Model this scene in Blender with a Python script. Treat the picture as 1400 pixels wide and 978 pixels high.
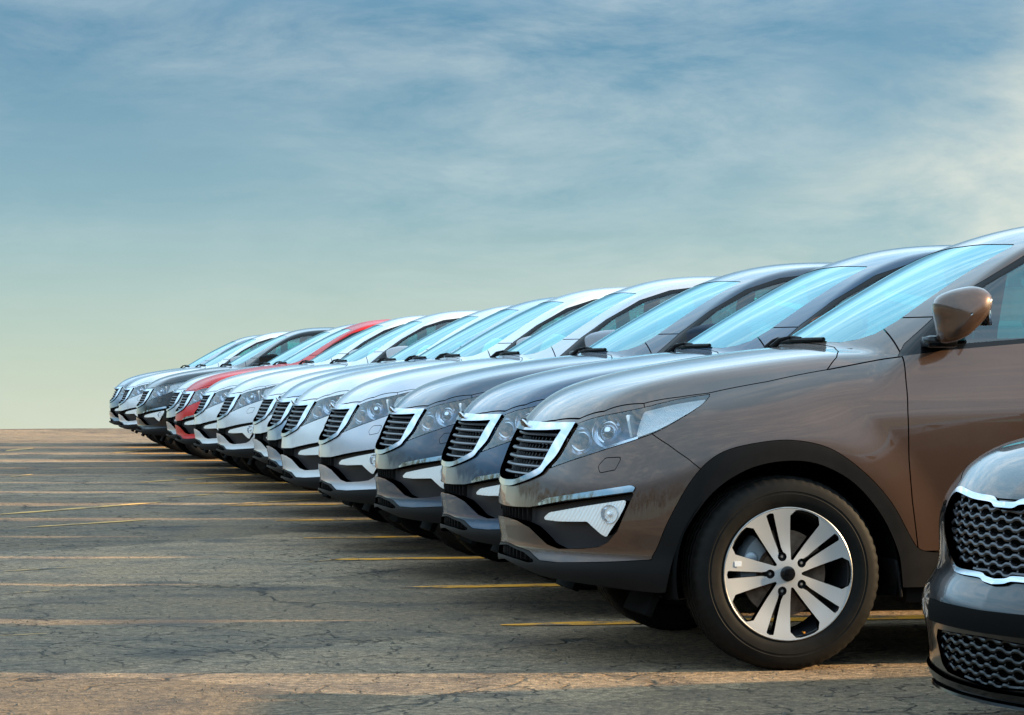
import bpy, bmesh, math, random
import numpy as np
from mathutils import Vector, Matrix
random.seed(7); RNG = np.random.default_rng(7)
for o in list(bpy.data.objects): bpy.data.objects.remove(o)
scene = bpy.context.scene
COL = scene.collection
R = math.radians

# ---------------------------------------------------------------- camera
YAW = 0.19284                     # the row of cars runs along +Y; the camera looks 11 degrees to the right of it
CAM = Vector((-2.939, -10.701, 1.081))
cam = bpy.data.cameras.new('camera'); cam.sensor_width = 36; cam.lens = 97.71; cam.clip_start = .1; cam.clip_end = 20000
cam_ob = bpy.data.objects.new('camera', cam); COL.objects.link(cam_ob); scene.camera = cam_ob
cam_ob.location = CAM; cam_ob.rotation_euler = (R(90)+math.atan(24/3800), 0, -YAW)

# ---------------------------------------------------------------- sky
SUN_EL, SUN_AZ = R(19), R(-10.3)      # azimuth counted from +X (behind the cars) towards +Y
world = bpy.data.worlds.new('World'); scene.world = world; world.use_nodes = True
def nd(nt, kind, loc=None, **kw):
    n = nt.nodes.new(kind)
    for k, v in kw.items():
        if k.startswith('i_'):
            key = k[2:]; n.inputs[int(key) if key.isdigit() else key.replace('_', ' ')].default_value = v
        else: setattr(n, k, v)
    return n
def mth(nt, op, a, b=None, c=None, clamp=False):
    n = nt.nodes.new('ShaderNodeMath'); n.operation = op; n.use_clamp = clamp
    for i, v in enumerate((a, b, c)):
        if v is None: continue
        if isinstance(v, (int, float)): n.inputs[i].default_value = v
        else: nt.links.new(v, n.inputs[i])
    return n.outputs[0]
def ramp(nt, fac, *stops, interp='LINEAR'):
    n = nt.nodes.new('ShaderNodeValToRGB'); n.color_ramp.interpolation = interp
    el = n.color_ramp.elements
    while len(el) < len(stops): el.new(.5)
    for e, (p, c) in zip(el, stops):
        e.position = p; e.color = (c, c, c, 1) if isinstance(c, (int, float)) else (*c, 1)
    nt.links.new(fac, n.inputs[0]); return n.outputs[0]
def mix(nt, fac, a, b, mode='MIX'):
    n = nt.nodes.new('ShaderNodeMix'); n.data_type = 'RGBA'; n.blend_type = mode
    for i, v in ((0, fac), (6, a), (7, b)):
        if isinstance(v, (int, float)): n.inputs[i].default_value = v
        elif isinstance(v, tuple): n.inputs[i].default_value = (*v, 1)
        else: nt.links.new(v, n.inputs[i])
    return n.outputs[2]
def noise(nt, vec, scale, detail=4, rough=.55, dist=0, dim='3D'):
    n = nt.nodes.new('ShaderNodeTexNoise'); n.noise_dimensions = dim
    n.inputs['Scale'].default_value = scale; n.inputs['Detail'].default_value = detail
    n.inputs['Roughness'].default_value = rough; n.inputs['Distortion'].default_value = dist
    if vec is not None: nt.links.new(vec, n.inputs['Vector'])
    return n.outputs[0]
nt = world.node_tree; L = nt.links
bg = nt.nodes['Background']
tc = nd(nt, 'ShaderNodeTexCoord')
sep = nd(nt, 'ShaderNodeSeparateXYZ'); L.new(tc.outputs['Generated'], sep.inputs[0])
# hazy air: the colour of the dome climbs quickly from the horizon, and stays pale below it
zz = mth(nt, 'MAXIMUM', mth(nt, 'MULTIPLY_ADD', sep.outputs[2], 2.3, .075), .03)
cmb = nd(nt, 'ShaderNodeCombineXYZ'); L.new(sep.outputs[0], cmb.inputs[0]); L.new(sep.outputs[1], cmb.inputs[1]); L.new(zz, cmb.inputs[2])
nrm = nd(nt, 'ShaderNodeVectorMath', operation='NORMALIZE'); L.new(cmb.outputs[0], nrm.inputs[0])
sky = nd(nt, 'ShaderNodeTexSky', sky_type='NISHITA', sun_disc=False, sun_elevation=SUN_EL, sun_rotation=R(90)-SUN_AZ,
         altitude=50, air_density=1.0, dust_density=2.2, ozone_density=2.0)
L.new(nrm.outputs[0], sky.inputs[0])
# thin cirrus streaks
mp = nd(nt, 'ShaderNodeMapping'); mp.inputs['Rotation'].default_value = (0, R(28), R(-11)); mp.inputs['Scale'].default_value = (6.0, 3.0, 21)
L.new(tc.outputs['Generated'], mp.inputs[0])
c1 = noise(nt, mp.outputs[0], 1.7, 11, .66, .3)
mp2 = nd(nt, 'ShaderNodeMapping'); mp2.inputs['Scale'].default_value = (4, 4, 9); mp2.inputs['Location'].default_value = (3.1, .4, .8)
L.new(tc.outputs['Generated'], mp2.inputs[0])
c2 = noise(nt, mp2.outputs[0], 1.2, 4, .5, .3)
cl = mth(nt, 'MULTIPLY', ramp(nt, c1, (.40, 0), (.70, 1)), ramp(nt, c2, (.34, .12), (.62, 1)))
skyc = mix(nt, 1.0, sky.outputs[0], (.90, 1.26, 1.18), 'MULTIPLY')
hz = ramp(nt, mth(nt, 'ADD', sep.outputs[2], .02), (.0, .95), (.035, .60), (.08, .20), (.14, 0))       # pale haze lying on the horizon
skyc = mix(nt, hz, skyc, (5.15, 5.55, 4.45))
skyc = mix(nt, mth(nt, 'MULTIPLY', cl, .44), skyc, (5.7, 6.3, 6.2))
# cream cloud bank rising towards the right of the row
mp3 = nd(nt, 'ShaderNodeMapping'); mp3.inputs['Rotation'].default_value = (0, R(22), R(-11)); mp3.inputs['Scale'].default_value = (9, 4, 26); mp3.inputs['Location'].default_value = (1.7, .3, .2)
L.new(tc.outputs['Generated'], mp3.inputs[0])
c3 = noise(nt, mp3.outputs[0], 1.0, 8, .6, .3)
dr = nd(nt, 'ShaderNodeVectorMath', operation='DOT_PRODUCT'); dr.inputs[1].default_value = (math.cos(YAW), -math.sin(YAW), -1.1); L.new(tc.outputs['Generated'], dr.inputs[0])
bank = mth(nt, 'MULTIPLY', ramp(nt, mth(nt, 'ADD', dr.outputs['Value'], .03), (.0, 0), (.13, 1), interp='EASE'), ramp(nt, c3, (.36, 0), (.62, 1)))
skyc = mix(nt, mth(nt, 'MULTIPLY', bank, .75), skyc, (6.3, 6.5, 5.7))
# above the frame: added bright blue dome and cirrus, lighting car sides and glass
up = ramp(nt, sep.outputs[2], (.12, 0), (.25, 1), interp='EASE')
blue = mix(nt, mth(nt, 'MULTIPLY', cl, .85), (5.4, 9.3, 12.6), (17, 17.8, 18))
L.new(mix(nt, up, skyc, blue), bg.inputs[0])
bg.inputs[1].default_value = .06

# ---------------------------------------------------------------- sun
sl = bpy.data.lights.new('sun', 'SUN'); sl.energy = 5.0; sl.angle = R(.9); sl.color = (1, .73, .41)
so = bpy.data.objects.new('sun', sl); COL.objects.link(so)
sd = Vector((math.cos(SUN_EL)*math.cos(SUN_AZ), math.cos(SUN_EL)*math.sin(SUN_AZ), math.sin(SUN_EL)))
so.rotation_euler = sd.to_track_quat('Z', 'Y').to_euler()
so.location = sd*60

scene.view_settings.view_transform = 'Standard'; scene.view_settings.look = 'None'
scene.view_settings.gamma = 1; scene.view_settings.use_curve_mapping = False; scene.view_settings.exposure = 1.12
scene.render.engine = 'CYCLES'
scene.cycles.max_bounces = 8; scene.cycles.transparent_max_bounces = 24
scene.cycles.caustics_reflective = False; scene.cycles.caustics_refractive = False
scene.cycles.use_denoising = True
# ---------------------------------------------------------------- numeric geometry helpers
class Spl:
    """natural cubic spline with linear extrapolation"""
    def __init__(s, *p):
        p = np.array(p, float); s.x = x = p[:, 0]; s.y = y = p[:, 1]; n = len(x); h = np.diff(x)
        A = np.eye(n); b = np.zeros(n)
        for i in range(1, n-1):
            A[i, i-1] = h[i-1]; A[i, i] = 2*(h[i-1]+h[i]); A[i, i+1] = h[i]
            b[i] = 6*((y[i+1]-y[i])/h[i]-(y[i]-y[i-1])/h[i-1])
        s.m = np.linalg.solve(A, b); s.h = h
        s.d0 = (y[1]-y[0])/h[0]-h[0]*s.m[1]/6; s.d1 = (y[-1]-y[-2])/h[-1]+h[-1]*s.m[-2]/6
    def __call__(s, t):
        t = np.asarray(t, float); u = np.clip(t, s.x[0], s.x[-1])
        i = np.clip(np.searchsorted(s.x, u)-1, 0, len(s.x)-2)
        h = s.h[i]; a = (s.x[i+1]-u)/h; b = 1-a
        r = a*s.y[i]+b*s.y[i+1]+((a**3-a)*s.m[i]+(b**3-b)*s.m[i+1])*h*h/6
        return r+np.where(t < s.x[0], (t-s.x[0])*s.d0, 0)+np.where(t > s.x[-1], (t-s.x[-1])*s.d1, 0)
    def d(s, t, e=1e-3):
        return (s(t+e)-s(t-e))/(2*e)

def smax(a, b, k):
    h = np.maximum(k-np.abs(a-b), 0)/k
    return np.maximum(a, b)+h*h*h*k/6
def smin(a, b, k):
    return -smax(-a, -b, k)
def sstep(a, b, t):
    t = np.clip((t-a)/(b-a), 0, 1)
    return t*t*(3-2*t)

def surf_nets(f, lo, hi, h):
    """half body (y >= 0, mirror plane at y = 0) of the implicit surface f = 0"""
    xs = np.arange(lo[0], hi[0], h); ys = np.arange(-h/2, hi[1], h); zs = np.arange(lo[2], hi[2], h)
    F = f(xs[:, None, None], ys[None, :, None], zs[None, None, :])
    S = F < 0
    c8 = [(i, j, k) for i in (0, 1) for j in (0, 1) for k in (0, 1)]
    nx, ny, nz = len(xs)-1, len(ys)-1, len(zs)-1
    sl = lambda A, c: A[c[0]:c[0]+nx, c[1]:c[1]+ny, c[2]:c[2]+nz]
    cnt = sum(sl(S, c).astype(np.int8) for c in c8)
    act = (cnt > 0) & (cnt < 8)
    I = np.argwhere(act); idx = np.full(act.shape, -1, np.int64); idx[act] = np.arange(len(I))
    P = np.zeros((len(I), 3)); W = np.zeros(len(I))
    for a in c8:
        for ax in range(3):
            if a[ax]: continue
            b = list(a); b[ax] = 1
            fa = F[I[:, 0]+a[0], I[:, 1]+a[1], I[:, 2]+a[2]]; fb = F[I[:, 0]+b[0], I[:, 1]+b[1], I[:, 2]+b[2]]
            m = (fa < 0) != (fb < 0); t = fa[m]/(fa[m]-fb[m])
            q = np.tile(np.array(a, float), (m.sum(), 1)); q[:, ax] = t
            P[m] += q; W[m] += 1
    V = (I+P/W[:, None])*h+np.array([xs[0], ys[0], zs[0]])
    Q = []
    for ax in range(3):
        o1, o2 = [(1, 2), (2, 0), (0, 1)][ax]
        A = [slice(None)]*3; B = [slice(None)]*3; A[ax] = slice(0, -1); B[ax] = slice(1, None)
        ch = S[tuple(A)] != S[tuple(B)]; e = np.argwhere(ch); sg = S[tuple(A)][ch]
        ok = (e[:, o1] > 0) & (e[:, o2] > 0) & (e[:, o1] < act.shape[o1]) & (e[:, o2] < act.shape[o2])
        e = e[ok]; sg = sg[ok]; q = []
        for d1, d2 in ((0, 0), (-1, 0), (-1, -1), (0, -1)):
            c = e.copy(); c[:, o1] += d1; c[:, o2] += d2
            q.append(idx[c[:, 0], c[:, 1], c[:, 2]])
        q = np.stack(q, 1); q[~sg] = q[~sg][:, ::-1]; Q.append(q)
    Q = np.concatenate(Q); Q = Q[(Q >= 0).all(1)]
    onmid = I[:, 1] == 0
    for it in range(4):
        g, v = grad(f, V)
        V = V-np.clip(v/np.maximum((g*g).sum(1), .05), -h, h)[:, None]*g*(.9 if it else .6)
        V[onmid, 1] = 0
    g, v = grad(f, V); g[onmid, 1] = 0
    N = g/np.maximum(np.linalg.norm(g, axis=1), 1e-9)[:, None]
    # split each quad along its flatter diagonal
    n02 = (N[Q[:, 0]]*N[Q[:, 2]]).sum(1); n13 = (N[Q[:, 1]]*N[Q[:, 3]]).sum(1); w = (n02 >= n13)[:, None]
    T = np.concatenate([np.where(w, Q[:, [0, 1, 2]], Q[:, [0, 1, 3]]), np.where(w, Q[:, [0, 2, 3]], Q[:, [1, 2, 3]])])
    return Srf(V, N, T)

def grad(f, V, e=1.5e-3):
    x, y, z = V.T
    v = f(x, y, z)
    g = np.stack([f(x+e, y, z)-f(x-e, y, z), f(x, y+e, z)-f(x, y-e, z), f(x, y, z+e)-f(x, y, z-e)], 1)/(2*e)
    return g, v

class Srf:
    """triangle surface with its own smooth normals"""
    def __init__(s, V, N, T):
        s.V, s.N, s.T = V, N, T
    def clip(s, fv):
        """the part where fv < 0, cut cleanly along fv = 0"""
        V, N, T = s.V, s.N, s.T
        inn = fv < 0; c = inn[T].sum(1); keep = T[c == 3]
        newT = [keep]; nv = len(V); cv = []; cn = []; cache = {}
        for want in (1, 2):
            M = T[c == want]
            if not len(M): continue
            odd = inn[M] if want == 1 else ~inn[M]; k = odd.argmax(1); r = np.arange(len(M))
            a, b, d = M[r, k], M[r, (k+1) % 3], M[r, (k+2) % 3]
            def cross(p, q):
                lo, hi = np.minimum(p, q), np.maximum(p, q); t = fv[lo]/(fv[lo]-fv[hi]); return lo, hi, t
            ids = []
            for p, q in ((a, b), (a, d)):
                lo, hi, t = cross(p, q); cv.append(V[lo]+(V[hi]-V[lo])*t[:, None]); cn.append(N[lo]+(N[hi]-N[lo])*t[:, None])
                cache.setdefault('k', []).append(lo*nv+hi)
                ids.append(np.arange(len(lo))+nv+sum(len(x) for x in cv[:-1]))
            ab, ad = ids
            if want == 1: newT.append(np.stack([a, ab, ad], 1))
            else: newT += [np.stack([ab, b, d], 1), np.stack([ab, d, ad], 1)]
        if cv:
            key = np.concatenate(cache['k']); u, first, inv = np.unique(key, return_index=True, return_inverse=True)
            CV = np.concatenate(cv)[first]; CN = np.concatenate(cn)[first]
            T2 = np.concatenate(newT); big = T2 >= nv; T2[big] = nv+inv[T2[big]-nv]
            V = np.concatenate([V, CV]); N = np.concatenate([N, CN])
        else: T2 = keep
        # drop degenerate
        T2 = T2[(T2[:, 0] != T2[:, 1]) & (T2[:, 1] != T2[:, 2]) & (T2[:, 0] != T2[:, 2])]
        used, inv = np.unique(T2, return_inverse=True)
        return Srf(V[used], N[used], inv.reshape(-1, 3))
    def copy(s): return Srf(s.V.copy(), s.N.copy(), s.T.copy())
    def offset(s, d):
        n = s.N/np.maximum(np.linalg.norm(s.N, axis=1), 1e-9)[:, None]
        return Srf(s.V+n*d, s.N, s.T)
    def shift(s, v): return Srf(s.V+np.array(v, float), s.N, s.T)
    def boundary(s, skip_mid=True):
        T = s.T; e = np.concatenate([T[:, [0, 1]], T[:, [1, 2]], T[:, [2, 0]]])
        k = np.sort(e, 1); kk = k[:, 0]*(len(s.V)+1)+k[:, 1]
        u, first, cnt = np.unique(kk, return_index=True, return_counts=True)
        b = e[first[cnt == 1]]
        if skip_mid: b = b[~((np.abs(s.V[b[:, 0], 1]) < 1e-4) & (np.abs(s.V[b[:, 1], 1]) < 1e-4))]
        return b
    def rim(s, d, vec=None):
        """edge return: the boundary folded inwards by d"""
        b = s.boundary(); 
        if not len(b): return s
        used, inv = np.unique(b, return_inverse=True); inv = inv.reshape(-1, 2); n = len(s.V)
        N0 = s.N[used]/np.linalg.norm(s.N[used], axis=1)[:, None]
        off = -N0*d if vec is None else np.tile(np.array(vec, float)*d, (len(used), 1))
        P0 = s.V[used]; P1 = P0+off
        ab = P0[inv[:, 1]]-P0[inv[:, 0]]; fn = np.cross(ab, off[inv[:, 0]]); fn /= np.maximum(np.linalg.norm(fn, axis=1), 1e-9)[:, None]
        NN = np.zeros_like(P0); np.add.at(NN, inv[:, 0], -fn); np.add.at(NN, inv[:, 1], -fn)
        V = np.concatenate([s.V, P0, P1]); N = np.concatenate([s.N, -NN, -NN]); m = len(used)
        q = np.concatenate([np.stack([inv[:, 1]+n, inv[:, 0]+n, inv[:, 0]+n+m], 1), np.stack([inv[:, 1]+n, inv[:, 0]+n+m, inv[:, 1]+n+m], 1)])
        return Srf(V, N, np.concatenate([s.T, q]))
    def mirrored(s):
        return Srf(s.V*[1, -1, 1], s.N*[1, -1, 1], s.T[:, ::-1])
    def both(s):
        return join(s, s.mirrored())

def join(*ss):
    V = []; N = []; T = []; n = 0
    for s in ss:
        V.append(s.V); N.append(s.N); T.append(s.T+n); n += len(s.V)
    return Srf(np.concatenate(V), np.concatenate(N), np.concatenate(T))

def poly_sd(poly, u, v, r=0.):
    """signed distance to a closed polygon (negative inside), corners rounded by r"""
    P = np.array(poly, float); d = np.full(np.shape(u), 1e9); ins = np.zeros(np.shape(u), bool)
    for i in range(len(P)):
        a, b = P[i], P[(i+1) % len(P)]; e = b-a; w0 = u-a[0]; w1 = v-a[1]
        t = np.clip((w0*e[0]+w1*e[1])/max(e@e, 1e-12), 0, 1)
        d = np.minimum(d, (w0-t*e[0])**2+(w1-t*e[1])**2)
        c = (a[1] > v) != (b[1] > v)
        if a[1] != b[1]: ins ^= c & (u < e[0]*(v-a[1])/e[1]+a[0])
    d = np.sqrt(d)
    return np.where(ins, -d, d)

def inset(poly, r):
    """polygon moved inwards by r (mitred); used with + r to round corners"""
    P = np.array(poly, float); A = np.sum(P[:, 0]*np.roll(P[:, 1], -1)-np.roll(P[:, 0], -1)*P[:, 1])
    e = np.roll(P, -1, 0)-P; e /= np.linalg.norm(e, axis=1)[:, None]; n = np.stack([-e[:, 1], e[:, 0]], 1)*np.sign(A)
    n0 = np.roll(n, 1, 0); k = 1+np.sum(n*n0, 1)
    return P+(n+n0)*r/np.maximum(k, .35)[:, None]

def smooth_poly(P, n=6, closed=True):
    """Catmull-Rom through the points"""
    P = np.array(P, float); out = []; m = len(P)
    for i in range(m if closed else m-1):
        if closed: p0, p1, p2, p3 = P[i-1], P[i], P[(i+1) % m], P[(i+2) % m]
        else: p0, p1, p2, p3 = P[max(i-1, 0)], P[i], P[i+1], P[min(i+2, m-1)]
        for t in np.arange(n)/n:
            out.append(.5*(2*p1+(p2-p0)*t+(2*p0-5*p1+4*p2-p3)*t*t+(3*p1-p0-3*p2+p3)*t**3))
    if not closed: out.append(P[-1])
    return np.array(out)
# ---------------------------------------------------------------- mesh building
def mesh_data(name, V, F, mat=None, N=None, smooth=True, sharp=None):
    me = bpy.data.meshes.new(name)
    if isinstance(F, np.ndarray):
        k = F.shape[1]; n = len(F)
        me.vertices.add(len(V)); me.vertices.foreach_set('co', np.asarray(V, np.float32).ravel())
        me.loops.add(n*k); me.loops.foreach_set('vertex_index', F.astype(np.int32).ravel())
        me.polygons.add(n); me.polygons.foreach_set('loop_start', np.arange(0, n*k, k, dtype=np.int32))
        me.update(calc_edges=True); me.validate()
    else:
        me.from_pydata([tuple(v) for v in V], [], F); me.update()
    if mat: me.materials.append(mat)
    if N is not None:
        me.shade_smooth(); N = N/np.maximum(np.linalg.norm(N, axis=1), 1e-9)[:, None]
        me.normals_split_custom_set_from_vertices(N.tolist())
    elif smooth:
        me.shade_smooth()
        if sharp: me.set_sharp_from_angle(angle=R(sharp))
    return me
def add(name, me, parent=None, loc=(0, 0, 0), rot=(0, 0, 0), paint=None):
    o = bpy.data.objects.new(name, me); COL.objects.link(o); o.location = loc; o.rotation_euler = rot
    if parent is not None: o.parent = parent
    if paint is not None:
        if not me.materials: me.materials.append(None)
        o.material_slots[0].link = 'OBJECT'; o.material_slots[0].material = paint
        o['painted'] = 1
    return o
def surf(name, s, mat, parent, paint=None):
    return add(name, mesh_data(name, s.V, s.T, mat, s.N), parent, paint=paint)
def empty(name, parent=None, loc=(0, 0, 0), rz=0):
    o = bpy.data.objects.new(name, None); COL.objects.link(o); o.location = loc; o.rotation_euler = (0, 0, rz); o.empty_display_size = .2
    if parent is not None: o.parent = parent
    return o
def tag(o, label, cat, group=None, kind=None):
    if label: o['label'] = label
    if cat: o['category'] = cat
    if group: o['group'] = group
    if kind: o['kind'] = kind
    return o
class MB:
    """collects faces for one mesh"""
    def __init__(s): s.V = []; s.F = []
    def put(s, V, F):
        n = len(s.V); s.V += [tuple(map(float, v)) for v in V]; s.F += [tuple(int(i)+n for i in f) for f in F]; return s
    def box(s, c, d, r=.0, seg=2, rot=None):
        bm = bmesh.new(); bmesh.ops.create_cube(bm, size=1)
        for v in bm.verts: v.co = Vector((v.co.x*d[0], v.co.y*d[1], v.co.z*d[2]))
        if r > 0: bmesh.ops.bevel(bm, geom=bm.edges[:], offset=r, segments=seg, profile=.5, affect='EDGES')
        M = Matrix.Translation(c) @ (rot.to_4x4() if rot is not None else Matrix())
        V = [M @ v.co for v in bm.verts]; bm.verts.index_update()
        F = [[v.index for v in f.verts] for f in bm.faces]; bm.free(); return s.put(V, F)
    def tube(s, pts, rad, n=8, cap=True):
        P = np.array(pts, float); m = len(P); rad = np.broadcast_to(rad, (m,)); V = []
        t = np.gradient(P, axis=0); t /= np.linalg.norm(t, axis=1)[:, None]
        up = np.array([0, 0, 1.]) if abs(t[0][2]) < .9 else np.array([0, 1., 0])
        for i in range(m):
            a = np.cross(t[i], up); a /= np.linalg.norm(a); b = np.cross(t[i], a); up = -b if False else up
            for k in range(n):
                w = 2*math.pi*k/n; V.append(P[i]+rad[i]*(math.cos(w)*a+math.sin(w)*b))
        F = [(i*n+k, i*n+(k+1) % n, (i+1)*n+(k+1) % n, (i+1)*n+k) for i in range(m-1) for k in range(n)]
        if cap: F += [tuple(range(n))[::-1], tuple((m-1)*n+k for k in range(n))]
        return s.put(V, F)
    def lathe(s, prof, n=48, axis='y', close=False):
        """profile of (radius, along-axis)"""
        V = []; m = len(prof)
        for i in range(n):
            w = 2*math.pi*i/n; c, d = math.cos(w), math.sin(w)
            for r, h in prof: V.append((r*c, h, r*d) if axis == 'y' else (r*c, r*d, h))
        F = []
        for i in range(n):
            j = (i+1) % n
            for k in range(m-1 if not close else m):
                q = (k+1) % m; F.append((i*m+k, i*m+q, j*m+q, j*m+k))
        return s.put(V, F)
    def sphere(s, c, r, nu=16, nv=10):
        c = np.array(c, float); r = np.broadcast_to(np.array(r, float), (3,)); V = []
        for i in range(nv+1):
            a = math.pi*i/nv
            for j in range(nu):
                b = 2*math.pi*j/nu; V.append(c+r*np.array([math.sin(a)*math.cos(b), math.sin(a)*math.sin(b), math.cos(a)]))
        F = [(i*nu+j, (i+1)*nu+j, (i+1)*nu+(j+1) % nu, i*nu+(j+1) % nu) for i in range(nv) for j in range(nu)]
        return s.put(V, F)
    def prism(s, poly, depth, axis=1, at=0.):
        n = len(poly); P = []
        for d in (at, at+depth):
            for a, b in poly: P.append({0: (d, a, b), 1: (a, d, b), 2: (a, b, d)}[axis])
        F = [(i, (i+1) % n, n+(i+1) % n, n+i) for i in range(n)]+[tuple(range(n))[::-1], tuple(range(n, 2*n))]
        return s.put(P, F)
    def grid(s, G):
        G = np.array(G, float); m, n = G.shape[:2]
        return s.put(G.reshape(-1, 3), [(i*n+j, i*n+j+1, (i+1)*n+j+1, (i+1)*n+j) for i in range(m-1) for j in range(n-1)])
    def data(s, name, mat, smooth=True, sharp=40):
        me = mesh_data(name, s.V, s.F, mat, smooth=smooth, sharp=sharp if smooth else None)
        bm = bmesh.new(); bm.from_mesh(me); bmesh.ops.recalc_face_normals(bm, faces=bm.faces[:]); bm.to_mesh(me); bm.free()
        if smooth and sharp: me.set_sharp_from_angle(angle=R(sharp))
        return me
    def build(s, name, mat, parent=None, smooth=True, sharp=40, paint=None, **kw):
        return add(name, s.data(name, mat, smooth, sharp), parent, paint=paint, **kw)
def kids(o): return list(o.children)
def copy_tree(o, parent=None, swap=None, skip=()):
    c = o.copy(); COL.objects.link(c); c.parent = parent
    if swap is not None and c.get('painted'): c.material_slots[0].material = swap
    for ch in kids(o):
        if ch.name.split('.')[0] in skip: continue
        copy_tree(ch, c, swap, skip)
    return c

# ---------------------------------------------------------------- materials
def new_mat(name):
    m = bpy.data.materials.new(name); m.use_nodes = True; return m, m.node_tree, m.node_tree.nodes['Principled BSDF']
def pbr(name, col, rough=.5, metal=0., coat=0., bump=None, spec=.5, var=0., vscale=8, coat_rough=.03):
    m, nt, p = new_mat(name)
    p.inputs['Base Color'].default_value = (*col, 1); p.inputs['Roughness'].default_value = rough; p.inputs['Metallic'].default_value = metal
    p.inputs['Coat Weight'].default_value = coat; p.inputs['Coat Roughness'].default_value = coat_rough; p.inputs['Specular IOR Level'].default_value = spec
    tc = nt.nodes.new('ShaderNodeTexCoord')
    if var:
        n = noise(nt, tc.outputs['Object'], vscale, 5, .6)
        f = ramp(nt, n, (.3, 1-var), (.7, 1+var))
        nt.links.new(mix(nt, 1.0, tuple(col), f, 'MULTIPLY'), p.inputs['Base Color'])
        nt.links.new(mth(nt, 'MULTIPLY_ADD', n, .25, max(rough-.12, .02)), p.inputs['Roughness'])
    if bump:
        n = noise(nt, tc.outputs['Object'], bump[0], 3, .6); b = nt.nodes.new('ShaderNodeBump')
        b.inputs['Strength'].default_value = bump[1]; b.inputs['Distance'].default_value = bump[2] if len(bump) > 2 else .002
        nt.links.new(n, b.inputs['Height']); nt.links.new(b.outputs[0], p.inputs['Normal'])
    return m
def paint(name, col, metal=.35, rough=.35, coat=1., dust=.045, cior=1.55):
    """car paint: metallic base under clear lacquer, with a little road dust"""
    m, nt, p = new_mat(name)
    tc = nt.nodes.new('ShaderNodeTexCoord')
    fl = noise(nt, tc.outputs['Object'], 900, 2, .5)
    c = mix(nt, 1.0, tuple(col), ramp(nt, fl, (.3, .86), (.7, 1.14)), 'MULTIPLY')
    d = noise(nt, tc.outputs['Object'], 3.0, 6, .65)
    c = mix(nt, ramp(nt, d, (.45, 0), (.8, dust)), c, (.30, .27, .23))
    nt.links.new(c, p.inputs['Base Color']); p.inputs['Metallic'].default_value = metal; p.inputs['Roughness'].default_value = rough
    p.inputs['Coat Weight'].default_value = coat; p.inputs['Coat IOR'].default_value = cior; p.inputs['Specular IOR Level'].default_value = .15
    nt.links.new(ramp(nt, d, (.4, .015), (.85, .09)), p.inputs['Coat Roughness'])
    return m
def glass(name, tint, rough=.0, ior=1.52, refl=(1, 1, 1)):
    """thin pane: tinted see-through plus mirror reflection that grows at grazing angles"""
    m, nt, p = new_mat(name); nt.nodes.remove(p); out = nt.nodes['Material Output']
    t = nt.nodes.new('ShaderNodeBsdfTransparent'); t.inputs[0].default_value = (*tint, 1)
    g = nt.nodes.new('ShaderNodeBsdfGlossy'); g.inputs['Roughness'].default_value = rough; g.inputs['Color'].default_value = (*refl, 1)
    fr = nt.nodes.new('ShaderNodeFresnel'); fr.inputs[0].default_value = ior
    f2 = mth(nt, 'DIVIDE', mth(nt, 'MULTIPLY', fr.outputs[0], 2.0), mth(nt, 'ADD', fr.outputs[0], 1.0), clamp=True)   # both faces of the pane
    ms = nt.nodes.new('ShaderNodeMixShader'); nt.links.new(f2, ms.inputs[0]); nt.links.new(t.outputs[0], ms.inputs[1]); nt.links.new(g.outputs[0], ms.inputs[2])
    nt.links.new(ms.outputs[0], out.inputs[0]); return m
def fluted(name, col, metal, rough, scale, rot=0.):
    m, nt, p = new_mat(name); p.inputs['Base Color'].default_value = (*col, 1); p.inputs['Metallic'].default_value = metal; p.inputs['Roughness'].default_value = rough
    p.inputs['Coat Weight'].default_value = 1
    tc = nt.nodes.new('ShaderNodeTexCoord'); mp = nt.nodes.new('ShaderNodeMapping'); mp.inputs['Rotation'].default_value = (0, rot, 0); nt.links.new(tc.outputs['Object'], mp.inputs[0])
    w = nt.nodes.new('ShaderNodeTexWave'); w.bands_direction = 'X'; w.inputs['Scale'].default_value = scale; w.inputs['Distortion'].default_value = 1.2; w.inputs['Detail'].default_value = 1
    nt.links.new(mp.outputs[0], w.inputs['Vector']); b = nt.nodes.new('ShaderNodeBump'); b.inputs['Strength'].default_value = .45; b.inputs['Distance'].default_value = .0018
    nt.links.new(w.outputs['Fac'], b.inputs['Height']); nt.links.new(b.outputs[0], p.inputs['Normal'])
    return m
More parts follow.
